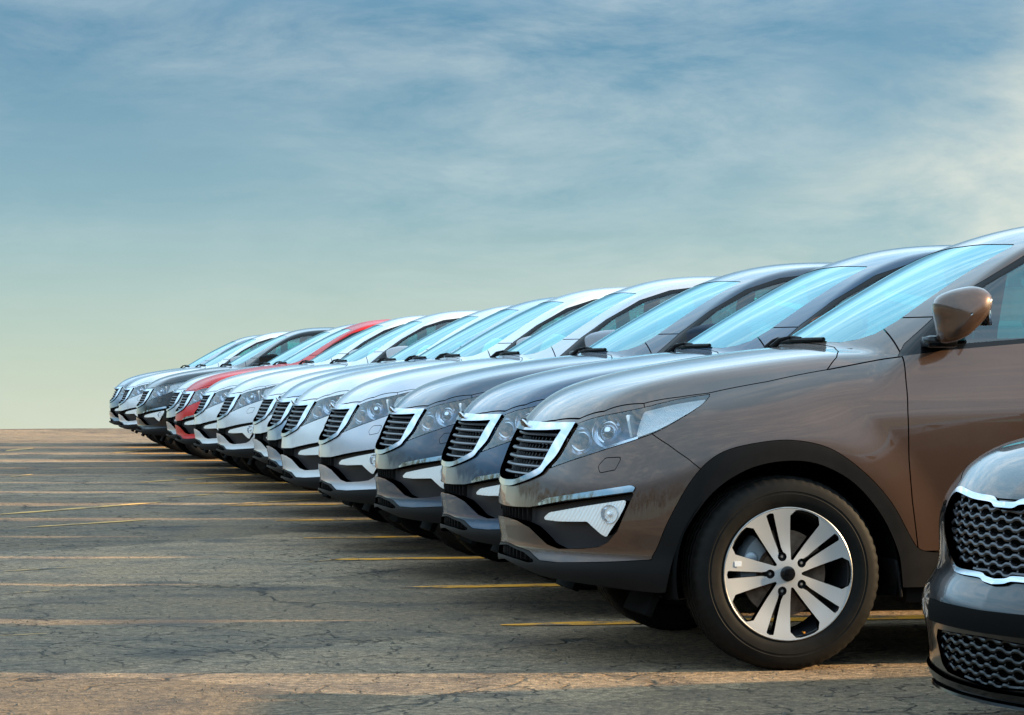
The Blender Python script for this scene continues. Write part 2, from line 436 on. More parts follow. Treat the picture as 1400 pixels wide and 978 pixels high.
M = dict(
    plastic=pbr('black_plastic', (.011, .010, .010), .5, spec=.10, bump=(700, .25, .0006), var=.15),
    gloss=pbr('gloss_black', (.006, .006, .007), .12, spec=.3),
    dark=pbr('dark_inner', (.006, .006, .006), .8, spec=.04),
    rubber=pbr('tyre_rubber', (.011, .010, .009), .6, spec=.10, bump=(240, .2, .0008), var=.3, vscale=14),
    chrome=pbr('chrome', (.66, .69, .74), .07, 1.0),
    alloy=pbr('machined_alloy', (.80, .79, .78), .30, .6, coat=.6, coat_rough=.1),
    alloy_dark=pbr('alloy_pocket', (.014, .014, .016), .4),
    steel=pbr('steel', (.33, .32, .31), .38, .9, var=.25, vscale=30),
    rust=pbr('disc_rim', (.20, .13, .09), .6, .6, var=.4, vscale=30),
    caliper=pbr('caliper', (.30, .33, .36), .45, .6, var=.2),
    reflector=pbr('lamp_reflector', (.70, .73, .78), .12, 1.0),
    bezel=pbr('lamp_bezel', (.10, .17, .28), .15, .45),
    lampwhite=pbr('lamp_diffuser', (.90, .91, .92), .18, .0, coat=1),
    flute=fluted('fluted_reflector', (.92, .93, .94), .3, .15, 40, .5),
    amber=pbr('amber', (.75, .28, .04), .25, coat=1),
    red=pbr('red_lamp', (.35, .01, .012), .12, coat=1),
    fabric=pbr('seat_fabric', (.20, .19, .17), .85, bump=(300, .3, .001), var=.2),
    headliner=pbr('light_trim', (.42, .41, .39), .9),
    white=pbr('white_sticker', (.80, .80, .80), .5),
    shield=glass('windscreen_glass', (.34, .76, .78), ior=2.5, refl=(.64, .95, 1)),
    pane=glass('side_glass', (.36, .84, .81), ior=1.6),
    lens=glass('lamp_lens', (.93, .96, .98), ior=1.5),
)
# ---------------------------------------------------------------- body surface of the sport utility vehicle
# local axes: x backwards from the front axle, y across (0 = middle), z up; metres
HOOD = Spl((-1.0, .83), (-.80, .925), (-.70, .978), (-.58, 1.034), (-.40, 1.092), (-.1, 1.150), (.25, 1.195), (.6, 1.208), (1.5, 1.215), (3.0, 1.225), (3.6, 1.22))
CREASE = Spl((-.9, .50), (-.6, .56), (-.2, .64), (.3, .70), (.8, .74), (3.6, .74))
NOSE = Spl((.10, -.74), (.22, -.80), (.30, -.846), (.36, -.868), (.42, -.856), (.50, -.866), (.57, -.866), (.68, -.853), (.78, -.822), (.88, -.775), (.95, -.730), (1.05, -.65), (1.4, -.30))
SWEEP = Spl((0, 0), (.2, .014), (.4, .056), (.55, .108), (.68, .178), (.78, .262), (.86, .372), (.93, .54), (1.0, .78))
SIDE = Spl((0, .85), (.2, .887), (.35, .897), (.55, .906), (.72, .913), (.86, .915), (.96, .909), (1.06, .892), (1.15, .868), (1.3, .82), (1.8, .62))
TAPER = Spl((-1.0, -.05), (-.6, -.012), (-.2, 0), (.5, 0), (2.4, 0), (3.0, -.022), (3.4, -.07), (3.7, -.14))
TAIL = Spl((.0, 3.38), (.25, 3.47), (.5, 3.52), (.7, 3.515), (.85, 3.475), (1.1, 3.45), (1.3, 3.36), (1.7, 3.08))
GSIDE = Spl((.9, .90), (1.1, .855), (1.25, .805), (1.45, .715), (1.62, .625), (1.75, .55))
ROOF = Spl((.6, 1.54), (.9, 1.622), (1.2, 1.684), (1.5, 1.712), (1.9, 1.712), (2.6, 1.672), (3.2, 1.61), (3.5, 1.57))
WB = 2.64
def flare(x, z):
    r = np.sqrt(x*x+(z-.352)**2); r2 = np.sqrt((x-WB)**2+(z-.352)**2)
    g = lambda r: .020*(1-sstep(.45, .66, r))
    return g(r)+g(r2)
def suv(x, y, z):
    s = np.sqrt(y*y+1e-6)
    hd = HOOD.d(x)
    ft = (z-(HOOD(x)-.035*(s/.65)**2))/np.sqrt(1+hd*hd)
    yc = CREASE(x)
    fh = (z-(HOOD(x)-.035*(yc/.65)**2-.62*(s-yc)))*.84
    ft = smax(ft, fh, .035)
    fs = s-(SIDE(z)+TAPER(x)+flare(x, z))
    sp = SWEEP.d(s); npd = NOSE.d(z)
    ff = (NOSE(z)-.012+SWEEP(s)-x)/np.sqrt(1+sp*sp+npd*npd)
    low = smax(ft, fs, .13)
    low = smax(low, ff, .10)
    fr = (x-(TAIL(z)-.9*(s*.55)**3*1.2))
    low = smax(low, fr, .12)
    low = smax(low, .17-z, .06)
    # greenhouse
    xw = x-np.clip(.40-.5*(z-1.2), .15, .42)*s*s
    fw = (z-(1.200+.635*(xw-.275)-.11*np.maximum(xw-.275, 0)**2))*.85
    rd = ROOF.d(x)
    frf = (z-(ROOF(x)-.045*(s/.6)**2))/np.sqrt(1+rd*rd)
    fg = (s-(GSIDE(z)-.035*sstep(1.8, 3.4, x)))*.93
    g = smax(fw, frf, .10)
    g = smax(g, fg, .06)
    g = smax(g, fr, .12)
    g = np.maximum(g, 1.0-z)
    return smin(low, g, .035)
# ---------------------------------------------------------------- wheels (axle along y, outer face towards -y)
def rim_only(s, d, vec):
    r = s.rim(d, vec); n = len(s.T); T = r.T[n:]; used, inv = np.unique(T, return_inverse=True)
    return Srf(r.V[used], r.N[used], inv.reshape(-1, 3))
def wheel_proto(name, RT=.357, W=.235, RR=.243):
    hw = W/2; h = empty(name)
    # tyre: sidewall, rounded shoulder, grooved tread
    prof = [(RR-.012, -hw+.024), (RR-.004, -hw+.013), (RR+.006, -hw+.010), (RR+.012, -hw+.006), (RR+.03, -hw+.001), (RR+.05, -hw-.001), (RR+.052, -hw+.0005), (RR+.058, -hw+.0005), (RR+.060, -hw-.001),
            (RT-.036, -hw+.002), (RT-.026, -hw+.006), (RT-.018, -hw+.010), (RT-.010, -hw+.017), (RT-.004, -hw+.028), (RT-.001, -hw+.042)]
    tread = []
    for y in (-.058, -.020, .020, .058):
        tread += [(RT, y-.008), (RT-.008, y-.006), (RT-.008, y+.006), (RT, y+.008)]
    full = prof+tread+[(r, -y) for r, y in prof[::-1]]
    n = 180; V = []; m = len(full)
    for i in range(n):
        w = 2*math.pi*i/n
        for k, (r, y) in enumerate(full):
            block = i % 3
            if abs(y) > .070 and r > RT-.020: r = r-(.0035 if block == 0 else 0)
            elif r > RT-.002: r = r-(0.003 if (i+(2 if y > 0 else 0)) % 4 == 0 else 0)
            V.append((r*math.cos(w), y, r*math.sin(w)))
    F = [(i*m+k, i*m+k+1, ((i+1) % n)*m+k+1, ((i+1) % n)*m+k) for i in range(n) for k in range(m-1)]
    MB().put(V, F).build('tyre', M['rubber'], h, sharp=28)
    # inner barrel
    MB().lathe([(RR-.002, -hw+.018), (RR-.012, -hw+.022), (RR-.020, -hw+.045), (RR-.026, .02), (RR-.018, hw-.02), (RR, hw-.01)], 72).build('rim_barrel', M['alloy_dark'], h)
    # face: machined disc pierced by five windows and five slots
    rs = np.linspace(.0, RR, 74); ts = np.linspace(0, 2*np.pi, 361)[:-1]
    G = np.array([[r*np.cos(t), 0, r*np.sin(t)] for r in rs[1:] for t in ts]); nr = len(rs)-1; nt_ = len(ts)
    Vf = np.concatenate([G, [[0, 0, 0]]]); T = []
    I = np.arange(nr*nt_).reshape(nr, nt_)
    a, b = I[:-1], I[1:]; a2, b2 = np.roll(a, -1, 1), np.roll(b, -1, 1)
    T = np.concatenate([np.stack([a, b, b2], -1).reshape(-1, 3), np.stack([a, b2, a2], -1).reshape(-1, 3), np.stack([np.full(nt_, nr*nt_), I[0], np.roll(I[0], -1)], -1)])
    X, Z = Vf[:, 0], Vf[:, 2]; f = np.full(len(Vf), -1.)
    win = [(.053, .004), (.205, .0585), (.231, .045), (.2375, .022), (.2385, 0)]; win = win+[(p, -q) for p, q in win[::-1][1:]]
    slot = [(.080, .0095), (.098, .0070), (.229, .0145), (.233, .0)]; slot = slot+[(p, -q) for p, q in slot[::-1][1:]]
    for k in range(5):
        for ang, pl in ((72*k, win), (72*k+36, slot)):
            c, s_ = math.cos(R(ang)), math.sin(R(ang)); u = X*c+Z*s_; v = -X*s_+Z*c
            sd_ = poly_sd(inset(pl, .003), u*.243/RR, v*.243/RR)-.003
            f = np.maximum(f, -sd_)
        c, s_ = math.cos(R(72*k+36)), math.sin(R(72*k+36))
        f = np.maximum(f, .0165-np.hypot(X-.066*c, Z-.066*s_))
    rr = np.hypot(X, Z)
    # dish of the face
    dish = Spl((0, .010), (.05, .012), (.10, .016), (.17, .012), (.22, .004), (.26, -.002))
    Vf[:, 1] = -hw+.004+dish(rr)
    e = 1e-3; sl_ = dish.d(rr); Nf = np.stack([sl_*X/np.maximum(rr, 1e-6), -np.ones_like(rr), sl_*Z/np.maximum(rr, 1e-6)], 1)
    fs = Srf(Vf, Nf, T).clip(f)
    surf('rim_face', fs, M['alloy'], h)
    surf('spoke_walls', rim_only(fs, .038, (0, 1, 0)), M['alloy_dark'], h)
    bk = fs.clip(np.hypot(fs.V[:, 0], fs.V[:, 2])-.236).shift((0, .037, 0)); surf('spoke_back', bk, M['alloy_dark'], h)
    # lip of the rim
    MB().lathe([(RR-.005, -hw+.006), (RR-.001, -hw+.004), (RR+.002, -hw+.006), (RR+.003, -hw+.014)], 96).build('rim_lip', M['steel'], h)
    MB().lathe([(0, -hw+.005), (.020, -hw+.0055), (.0265, -hw+.008), (.029, -hw+.016)], 32).build('hub_cap', M['gloss'], h)
    nut = MB().lathe([(0, -.012), (.005, -.012), (.0085, -.006), (.0095, .0), (.0095, .02)], 6).data('lug_nut', M['steel'], True, 20)
    cup = MB().lathe([(.0165, -.014), (.0165, .012), (0, .014)], 20).data('nut_recess', M['alloy_dark'])
    for k in range(5):
        a = R(72*k+36); p = (.066*math.cos(a), -hw+.032, .066*math.sin(a))
        nb = add('lug_nut', nut, h, p); add('nut_recess', cup, h, p)
    MB().lathe([(.035, -.052), (.09, -.052), (.092, -.046), (.160, -.046), (.160, -.024), (.05, -.024)], 48).build('brake_disc', M['rust'], h)
    cal = MB()
    G = [[((r)*math.cos(a), y, r*math.sin(a)) for r, y in ((.110, -.068), (.170, -.070), (.180, -.05), (.180, .01), (.110, .01), (.110, -.068))] for a in np.linspace(R(130), R(185), 9)]
    cal.grid(G); cal.sphere((.142*math.cos(R(158)), -.068, .142*math.sin(R(158))), (.03, .014, .03)); cal.build('brake_caliper', M['caliper'], h)
    vv = MB().tube([(0, -.02, 0), (0, .0, 0)], .004, 8).build('valve', M['amber'], h, loc=(.224*math.cos(R(-74)), -hw+.03, .224*math.sin(R(-74))))
    return h
# ---------------------------------------------------------------- the sport utility vehicle, built once
UO = .878
def UZ(P): return np.array([(x+s+UO, z) for x, s, z in P])
def chain(*segs): return np.concatenate([smooth_poly(np.array(s, float), 5, False) for s in segs])
HL_TOP = [(-.686, .471, .897), (-.635, .556, .922), (-.572, .635, .940), (-.489, .695, .960), (-.365, .734, .992), (-.247, .763, 1.011)]
HL_BOT = [(-.247, .763, 1.011), (-.297, .804, .970), (-.371, .823, .926), (-.455, .814, .878), (-.531, .776, .845), (-.639, .674, .801), (-.724, .543, .761), (-.783, .408, .726)]
HL_IN = [(-.783, .408, .726), (-.748, .460, .778), (-.715, .476, .842), (-.686, .471, .897)]
HEADL = chain(UZ(HL_TOP), UZ(HL_BOT), UZ(HL_IN))
FR_OUT = np.concatenate([[(-.4, .897)], chain(UZ([(-.760, .02, .897), (-.734, .286, .896), (-.679, .472, .900)]), UZ([(-.679, .472, .900), (-.718, .468, .842), (-.751, .452, .778), (-.786, .398, .726)]),
        UZ([(-.786, .398, .726), (-.799, .372, .704), (-.829, .262, .676), (-.853, .106, .652), (-.856, .02, .648)])), [(-.4, .648)]])
FR_IN = np.concatenate([[(-.4, .862)], chain(UZ([(-.779, .02, .862), (-.757, .26, .866), (-.722, .405, .872)]), UZ([(-.722, .405, .872), (-.751, .390, .823), (-.787, .368, .748), (-.799, .350, .726)]),
        UZ([(-.799, .350, .726), (-.827, .252, .699), (-.846, .146, .678), (-.85, .02, .672)])), [(-.4, .672)]])
POCKET = np.concatenate([[(-.4, .571)], UZ([(-.863, .02, .571), (-.863, .15, .573), (-.835, .30, .578), (-.812, .387, .588), (-.72, .60, .617), (-.63, .738, .637), (-.549, .82, .654), (-.576, .804, .589), (-.603, .781, .51), (-.631, .744, .466), (-.659, .707, .447), (-.70, .64, .438), (-.764, .508, .430), (-.792, .43, .442), (-.834, .305, .500), (-.855, .18, .520), (-.864, .06, .525)]), [(-.4, .526)]])
FOGL = UZ([(-.805, .422, .540), (-.793, .457, .564), (-.716, .632, .592), (-.578, .8, .625), (-.581, .798, .603), (-.604, .782, .553), (-.638, .741, .485), (-.652, .726, .493), (-.695, .671, .54), (-.769, .528, .534)])
STRIP = UZ([(-.812, .387, .591), (-.795, .438, .616), (-.721, .615, .640), (-.637, .735, .661), (-.558, .809, .678), (-.543, .822, .670), (-.549, .82, .656), (-.66, .711, .634), (-.741, .581, .616)])
WASH = UZ([(-.651, .7, .720), (-.605, .751, .733), (-.581, .758, .780), (-.629, .702, .776), (-.66, .69, .745)])
BAND = [(-.4, .425)]+UZ([(-.855, .026, .425), (-.83, .285, .410), (-.813, .39, .380), (-.77, .52, .380), (-.716, .632, .387), (-.61, .76, .397), (-.521, .839, .406)]).tolist()
ARCHO = [(-.497, .42), (-.478, .458), (-.44, .557), (-.352, .711), (-.25, .8), (-.094, .838), (.039, .841), (.172, .805), (.305, .708), (.399, .603), (.468, .486), (.510, .436), (.60, .424)]
ARCHO = smooth_poly(ARCHO, 5, False).tolist()
ARCHI = [(-.47, .10), (-.449, .30), (-.42, .429), (-.366, .545), (-.279, .66), (-.161, .736), (-.03, .767), (.104, .758), (.238, .693), (.346, .579), (.415, .448), (.437, .343), (.455, .10)]
ARCHI = smooth_poly(ARCHI, 5, False).tolist()
def bottom_line(V):
    u = V[:, 0]+V[:, 1]+UO
    return np.interp(u, [0, .25, .456, .914, 1.26, 1.31, 2.2, 4.2, 4.35], [.362, .344, .322, .305, .287, .29, .298, .298, .36])
HOODP = [(-.775, -.3), (-.775, 0), (-.768, .1), (-.755, .2), (-.737, .286), (-.683, .472), (-.612, .580), (-.485, .680), (-.357, .726), (-.258, .753), (-.034, .772), (.196, .770), (.255, .70), (.30, .58), (.325, .45), (.30, .25), (.272, 0), (.272, -.3)]
WSP = [(.275, -.3), (.278, 0), (.30, .2), (.355, .42), (.40, .50), (.455, .555), (.53, .575), (.60, .572), (.77, .555), (.93, .535), (1.02, .52), (1.035, .50), (1.02, .35), (1.005, 0), (1.005, -.3)]
DLO = [(.462, 1.150), (.50, 1.198), (.64, 1.312), (.80, 1.422), (1.02, 1.542), (1.22, 1.605), (1.5, 1.640), (1.9, 1.640), (2.3, 1.608), (2.6, 1.560), (2.85, 1.49), (2.97, 1.42), (2.92, 1.36), (2.5, 1.285), (2.0, 1.238), (1.4, 1.222), (.95, 1.200), (.62, 1.172)]
PANES = [[(.66, 1.196), (.70, 1.325), (.84, 1.425), (1.05, 1.532), (1.24, 1.585), (1.36, 1.600), (1.36, 1.235), (.95, 1.218)],
         [(1.46, 1.240), (1.46, 1.610), (1.9, 1.618), (2.16, 1.598), (2.34, 1.285), (2.0, 1.255)],
         [(2.40, 1.292), (2.24, 1.588), (2.58, 1.540), (2.82, 1.475), (2.92, 1.42), (2.88, 1.372)]]
SAIL = [(.480, 1.158), (.51, 1.196), (.635, 1.298), (.650, 1.19), (.60, 1.182)]
DOOR1 = [(.488, 1.3), (.472, 1.117), (.462, .95), (.464, .77), (.475, .62), (.496, .46), (.50, .43), (1.46, .43), (1.46, 1.3)]
DOOR2 = [(1.468, 1.35), (1.468, .43), (2.10, .43), (2.18, .55), (2.26, .70), (2.38, .84), (2.50, .95), (2.55, 1.1), (2.56, 1.35)]
FOLD = {}
def make_suv():
    h = .0125
    S = surf_nets(suv, (-1.05, 0, .1), (3.7, 1.02, 1.8), h)
    uz = lambda V: (V[:, 0]+V[:, 1]+UO, V[:, 2])
    fpoly = lambda P, r=0.: (lambda V: poly_sd(inset(P, r) if r else P, *uz(V))+(-r if r else 0))
    fxz = lambda P, smn=.45: (lambda V: np.maximum(poly_sd(P, V[:, 0], V[:, 2]), smn-V[:, 1]))
    fxs = lambda P, zmn: (lambda V: np.maximum(poly_sd(P, V[:, 0], V[:, 1]), zmn-V[:, 2]))
    f_arch = lambda V: np.maximum(np.minimum(poly_sd(ARCHI, V[:, 0], V[:, 2]), poly_sd(ARCHI, V[:, 0]-WB, V[:, 2])), .3-V[:, 1])
    def split(A, f, g=.0):
        fv = f(A.V); return A.clip(fv+g), A.clip(-fv+g)
    A = S.clip(bottom_line(S.V)-S.V[:, 2]); _, A = split(A, f_arch)
    full = A
    f_hl = lambda V: np.maximum(poly_sd(HEADL, *uz(V)), V[:, 0]+.15)
    f_fo = lambda V: np.maximum(poly_sd(FR_OUT, *uz(V)), V[:, 0]+.5)
    f_fi = lambda V: np.maximum(poly_sd(FR_IN, *uz(V)), V[:, 0]+.5)
    f_pk = lambda V: np.maximum(poly_sd(inset(POCKET, .006), *uz(V))-.006, V[:, 0]+.4)
    f_in = lambda V: np.maximum(poly_sd([(-.4, .418), (.03, .416), (.27, .402), (.42, .374), (.34, .366), (.20, .372), (-.4, .382)], *uz(V)), V[:, 0]+.5)
    f_ws = fxs(WSP, 1.15); f_hd = fxs(HOODP, .80)
    f_dl = fxz(DLO)
    f_rw = lambda V: np.maximum(poly_sd([(-.3, 1.26), (.56, 1.27), (.50, 1.50), (.40, 1.545), (-.3, 1.56)], V[:, 1], V[:, 2]), 2.95-V[:, 0])
    f_tl = lambda V: np.maximum(poly_sd([(3.10, 1.12), (3.6, 1.16), (3.6, .90), (3.30, .90), (3.16, .98)], V[:, 0], V[:, 2]), .42-V[:, 1])
    hl, A = split(A, f_hl, .0015); fo, A = split(A, f_fo, .001); pk, A = split(A, f_pk); it_, A = split(A, f_in)
    ws, A = split(A, f_ws, .002); dl, A = split(A, f_dl); rw, A = split(A, f_rw, .002); tl, A = split(A, f_tl, .0015)
    inner = A
    hood, A = split(A, f_hd, .0024)
    def f_cl(V):
        u, z = uz(V); x = V[:, 0]
        fr = np.where(x < .45, poly_sd(BAND+[(1.30, .41), (1.7, .41), (1.7, 0), (-.4, 0)], u, z), 9)
        ar = poly_sd(ARCHO+[(.6, .0), (-.52, .0)], x, z)
        rr = np.hypot(x-WB, z-.352)-.487
        sill = np.maximum(np.maximum(z-.424, .35-x), x-3.2); rb = np.maximum(z-(.50+.0*x), 2.95-x)
        return np.minimum(np.minimum(np.minimum(fr, np.maximum(ar, .5-V[:, 1])), np.maximum(rr, .5-V[:, 1])), np.minimum(sill, rb))
    cl, A = split(A, f_cl, .0012)
    f_bp = lambda V: poly_sd([(-.6, -.2), (-.6, 1.06), (.98, 1.06), (1.196, .868), (1.30, .826), (1.40, .776), (1.49, .72), (1.6, .6), (1.6, -.2)], *uz(V))
    bp, A = split(A, f_bp, .0018)
    wsh, bp = split(bp, fpoly(WASH, .006), .0016)
    d1, A = split(A, fxz(DOOR1), .0024); d2, A = split(A, fxz(DOOR2), .0024)
    f_fe = lambda V: np.maximum(np.maximum(V[:, 0]-.466, V[:, 2]-1.36), -V[:, 0]+(-1))
    # fender runs up to the seam in front of the windscreen corner
    f_fe = lambda V: np.maximum(poly_sd([(-.9, .2), (-.9, 1.2), (.185, 1.2), (.196, 1.101), (.425, 1.142), (.4755, 1.150), (.472, 1.117), (.462, .95), (.464, .77), (.475, .62), (.496, .46), (.52, .40), (.52, .2)], V[:, 0], V[:, 2]), .5-V[:, 1])
    fe, A = split(A, f_fe, .0022)
    f_rb = lambda V: np.maximum(.5-V[:, 2]-1, np.maximum(V[:, 2]-(.80+.10*(V[:, 0]-3.2)), 2.98-V[:, 0]))
    rb, A = split(A, f_rb, .002)
    f_tg = lambda V: np.maximum(V[:, 1]-np.interp(V[:, 2], [.7, 1.15, 1.3, 1.6], [.50, .62, .66, .56]), np.interp(V[:, 2], [.7, 1.2, 1.62], [3.2, 3.05, 3.02])-V[:, 0])
    tg, A = split(A, f_tg, .0022)
    A, stray = split(A, lambda V: .9-V[:, 2]-np.maximum(.0, V[:, 0]-.3)*2, 0)
    car = empty('parked_suv'); P = M['plastic']; DP = paint('proto_paint', (.1, .08, .07))
    D = .012
    one = lambda n, s, m, par=car, p=None: surf(n, s, m, par, p)
    def two(n, s, m, par=car, p=None):
        return one(n, s, m, par, p), one(n, s.mirrored(), m, par, p)
    one('bonnet', hood.rim(D).both(), None, car, DP)
    one('body_shell', join(A, stray).rim(D).both(), None, car, DP)
    one('front_bumper', bp.rim(D).both(), None, car, DP)
    one('tailgate', tg.rim(D).both(), None, car, DP); one('rear_bumper', rb.rim(D).both(), None, car, DP)
    two('fender', fe.rim(D), None, car, DP); two('front_door', d1.rim(D), None, car, DP); two('rear_door', d2.rim(D), None, car, DP)
    two('washer_cover', wsh.rim(.006), None, car, DP)
    one('inner_shell', inner.offset(-.0135).both(), M['dark'])
    one('lower_cladding', cl.rim(.02).both(), P)
    one('windscreen', ws.offset(-.002).both(), M['shield']); one('rear_window', rw.offset(-.002).both(), M['pane'])
    # windscreen edge band
    for side in (0, 1):
        fr = dl.rim(.01); hole = dl
        g = [None]*3
        rest = dl
        sgn = (lambda s: s.mirrored()) if side == 0 else (lambda s: s)
        for Pn in PANES:
            pane, rest = rest.clip(poly_sd(inset(Pn, .012), rest.V[:, 0], rest.V[:, 2])-.012), rest.clip(-(poly_sd(inset(Pn, .012), rest.V[:, 0], rest.V[:, 2])-.012))
            one('side_window', sgn(pane.offset(-.004)), M['pane'])
        one('window_frame', sgn(rest.offset(-.0015).rim(.012)), M['gloss'])
        # head lamp
        lens = one('headlight', sgn(hl.offset(.0005)), M['lens'])
        hb = hl.rim(.05); one('housing_wall', sgn(rim_only2(hl, .055)), M['bezel'], lens)
        bowl = hl.offset(-.055); one('housing', sgn(bowl), M['bezel'], lens)
        uu = hl.V[:, 0]+hl.V[:, 1]+UO; tn = hl.clip(np.maximum(1.105-uu-.15*(hl.V[:, 2]-.9), poly_sd(HEADL, uu, hl.V[:, 2])+.012))
        one('turn_signal', sgn(tn.offset(-.008).rim(.03)), M['flute'], lens)
        low = hl.clip(np.maximum(poly_sd(HEADL, uu, hl.V[:, 2])+.004, -(poly_sd(HEADL, uu, hl.V[:, 2])+.017))); low = low.clip(np.maximum(low.V[:, 2]-np.interp(low.V[:, 0]+low.V[:, 1]+UO, [.5, .72, 1.0, 1.3], [.78, .80, .872, .96]), low.V[:, 0]+low.V[:, 1]+UO-1.12))
        one('chrome_edge', sgn(low.offset(-.010).rim(.02)), M['reflector'], lens)
        sy = -1 if side == 0 else 1
        for (cx, cy, cz, rad, nm) in ((-.600, .598, .868, .034, 'projector'), (-.680, .497, .832, .030, 'high_beam')):
            rot = Vector((-.80, .55, .18)).to_track_quat('-Y', 'Z').to_euler()
            b = MB().lathe([(rad*1.25, -.012), (rad*1.28, .0), (rad*1.1, .0), (rad*1.05, .05)], 28).data('bezel_ring', M['reflector'])
            q = Vector((-.60, sy*.78, .14)).to_track_quat('-Y', 'Z').to_euler()
            add('bezel_ring', b, lens, (cx, sy*cy, cz), q)
            bw = MB().lathe([(rad*1.75, -.016), (rad*1.55, -.004), (rad*1.2, .012), (rad*.9, .024)], 28).data('reflector_bowl', M['reflector']); add('reflector_bowl', bw, lens, (cx, sy*cy, cz), q)
            lz = MB().lathe([(0, -.022), (rad*.5, -.018), (rad*.85, -.006), (rad*1.05, .008)], 24).data(nm, M['gloss'] if nm == 'high_beam' else M['chrome'])
            add(nm, lz, lens, (cx, sy*cy, cz), q)
        dv = MB().box((0, 0, 0), (.012, .06, .085), .004).data('divider', M['lampwhite'])
        add('divider', dv, lens, (-.53, sy*.685, .892), (0, R(-12), sy*R(35)))
        # fog lamp
        pk_u = pk.V[:, 0]+pk.V[:, 1]+UO
        fg = pk.clip(np.maximum(poly_sd(inset(FOGL, .006), pk_u, pk.V[:, 2])-.006, 0*pk_u-1))
        fl = one('fog_lamp', sgn(fg.offset(-.004)), M['foglens']); one('fog_rim', sgn(rim_only2(fg.offset(-.004), .04)), M['plastic'], fl)
        bq = Vector((-.62, sy*.78, .0)).to_track_quat('-Y', 'Z').to_euler()
        add('fog_reflector', MB().lathe([(.034, -.004), (.031, .002), (.022, .014), (.010, .020), (0, .021)], 24).data('fog_reflector', M['reflector']), fl, (-.634, sy*.764, .572), bq)
        add('fog_bulb', MB().sphere((0, -.002, 0), (.010, .012, .010), 12, 8).data('fog_bulb', M['lampwhite']), fl, (-.634, sy*.764, .572), bq)
        rib = MB()
        for k in range(9):
            t = k/8; px_, py_, pz = -.79+.10*t, .46+.20*t, .552+.02*t
            rib.tube([(px_+.006, sy*(py_-.004), pz-.014), (px_+.006, sy*(py_-.004), pz+.016)], .0035, 6)
        rib.build('led_row', M['reflector'], fl)
        st = full.clip(poly_sd(inset(STRIP, .004), full.V[:, 0]+full.V[:, 1]+UO, full.V[:, 2])-.004)
        st = st.clip(st.V[:, 0]+.4)
        one('fog_trim', sgn(st.offset(.007).rim(.016)), M['chrome'])
        one('tail_lamp', sgn(tl.offset(.004).rim(.015)), M['red'])
    one('bumper_recess', join(pk.offset(-.045), rim_only2(pk, .05)).both(), M['pocket'])
    bars = [MB(), MB()]
    one('lower_intake', join(it_.offset(-.05), rim_only2(it_, .05)).both(), M['dark'])
    for k in range(-6, 7):
        y = k*.055; s_ = abs(y); x = float(NOSE(.40))+float(SWEEP(s_))
        MB().box((x+.012, y, .394), (.02, .008, .05), .002, 1).build('intake_rib', P, car)
    for k in range(-5, 6):
        y = k*.05; x = float(NOSE(.55))+float(SWEEP(abs(y)))
        MB().box((x+.016, y, .549), (.02, .006, .056), .002, 1).build('intake_rib', P, car)
    # grille: chrome surround, dark back, bars
    gf = fo.clip(-f_fi(fo.V)); gi = fo.clip(f_fi(fo.V))
    gr = one('grille', join(gi.offset(-.06), rim_only2(gi, .06)).both(), M['gloss'])
    one('grille_surround', gf.offset(.010).rim(.024).both(), M['chrome'], gr)
    zin = lambda z: float(np.interp(z, [.672, .699, .726, .748, .823, .872], [.02, .245, .345, .365, .388, .402]))
    for z in (.700, .731, .762, .793, .824, .853):
        W_ = zin(z)+.004; ys = np.linspace(-W_, W_, 33)
        sec = [(-.004, .0), (0, .0055), (.012, .0065), (.03, .005), (.03, -.005), (.012, -.0065), (0, -.0055)]
        G = []
        for y in ys:
            x0 = float(NOSE(z))-.012+float(SWEEP(abs(y)))+.014
            G.append([(x0+a, y, z+b) for a, b in sec+sec[:1]])
        MB().grid(G).build('slat', M['gloss'] if z < .69 else M['steel_dark'], gr)
    for k in range(-8, 9):
        y = k*.044; s_ = abs(y); zs_ = [z for z in np.linspace(.68, .868, 12) if zin(z) > s_]
        if len(zs_) < 3: continue
        MB().tube([(float(NOSE(z))-.012+float(SWEEP(s_))+.038, y, z) for z in zs_], .004, 6).build('upright', M['gloss'], gr)
    # oval badge on the grille
    bx = float(NOSE(.884))-.012
    rot = (0, R(-30), 0)
    bd = MB(); ring = []
    for i in range(37):
        a = 2*math.pi*i/36; ring.append((0, .050*math.cos(a), .024*math.sin(a)))
    bd.tube(ring, .004, 8, False).build('badge', M['chrome'], car, loc=(bx-.012, 0, .884), rot=rot)
    MB().sphere((0, 0, 0), (.005, .047, .022)).build('badge_face', M['gloss'], car.children[-1] if False else [c for c in car.children if c.name.startswith('badge')][0])
    # mirrors
    out = smooth_poly([(.535, 1.345), (.575, 1.385), (.665, 1.408), (.72, 1.402), (.752, 1.372), (.745, 1.318), (.70, 1.262), (.64, 1.215), (.562, 1.200), (.545, 1.27)], 4)
    cx, cz = .640, 1.305
    for sy in (-1, 1):
        ys = np.array([.858, .862, .87, .885, .91, .945, .972, .992, 1.008, 1.018, 1.022]); sc_ = np.array([.03, .60, .80, .90, .97, 1.0, .965, .88, .72, .45, .05])
        G = []
        for y, k in zip(ys, sc_):
            ring = [(cx+.018+.012*(1-k)+(p[0]-cx)*k, sy*y, cz+(p[1]-cz)*k) for p in out]; G.append(ring+ring[:1])
        fold = lambda G: [[(.64+(p[0]-.60)*.8+(p[1]-.86)*.95, .872+(p[1]-.86)*.25+(p[0]-.60)*.16, 1.20+(p[2]-1.20)*.74) for p in ring] for ring in G]
        if sy > 0: G = fold(G)
        else: FOLD['mesh'] = MB().grid([[(p[0], -p[1], p[2]) for p in ring] for ring in fold([[(p[0], -p[1], p[2]) for p in ring] for ring in G])]).data('folded_mirror', None, True, 60)
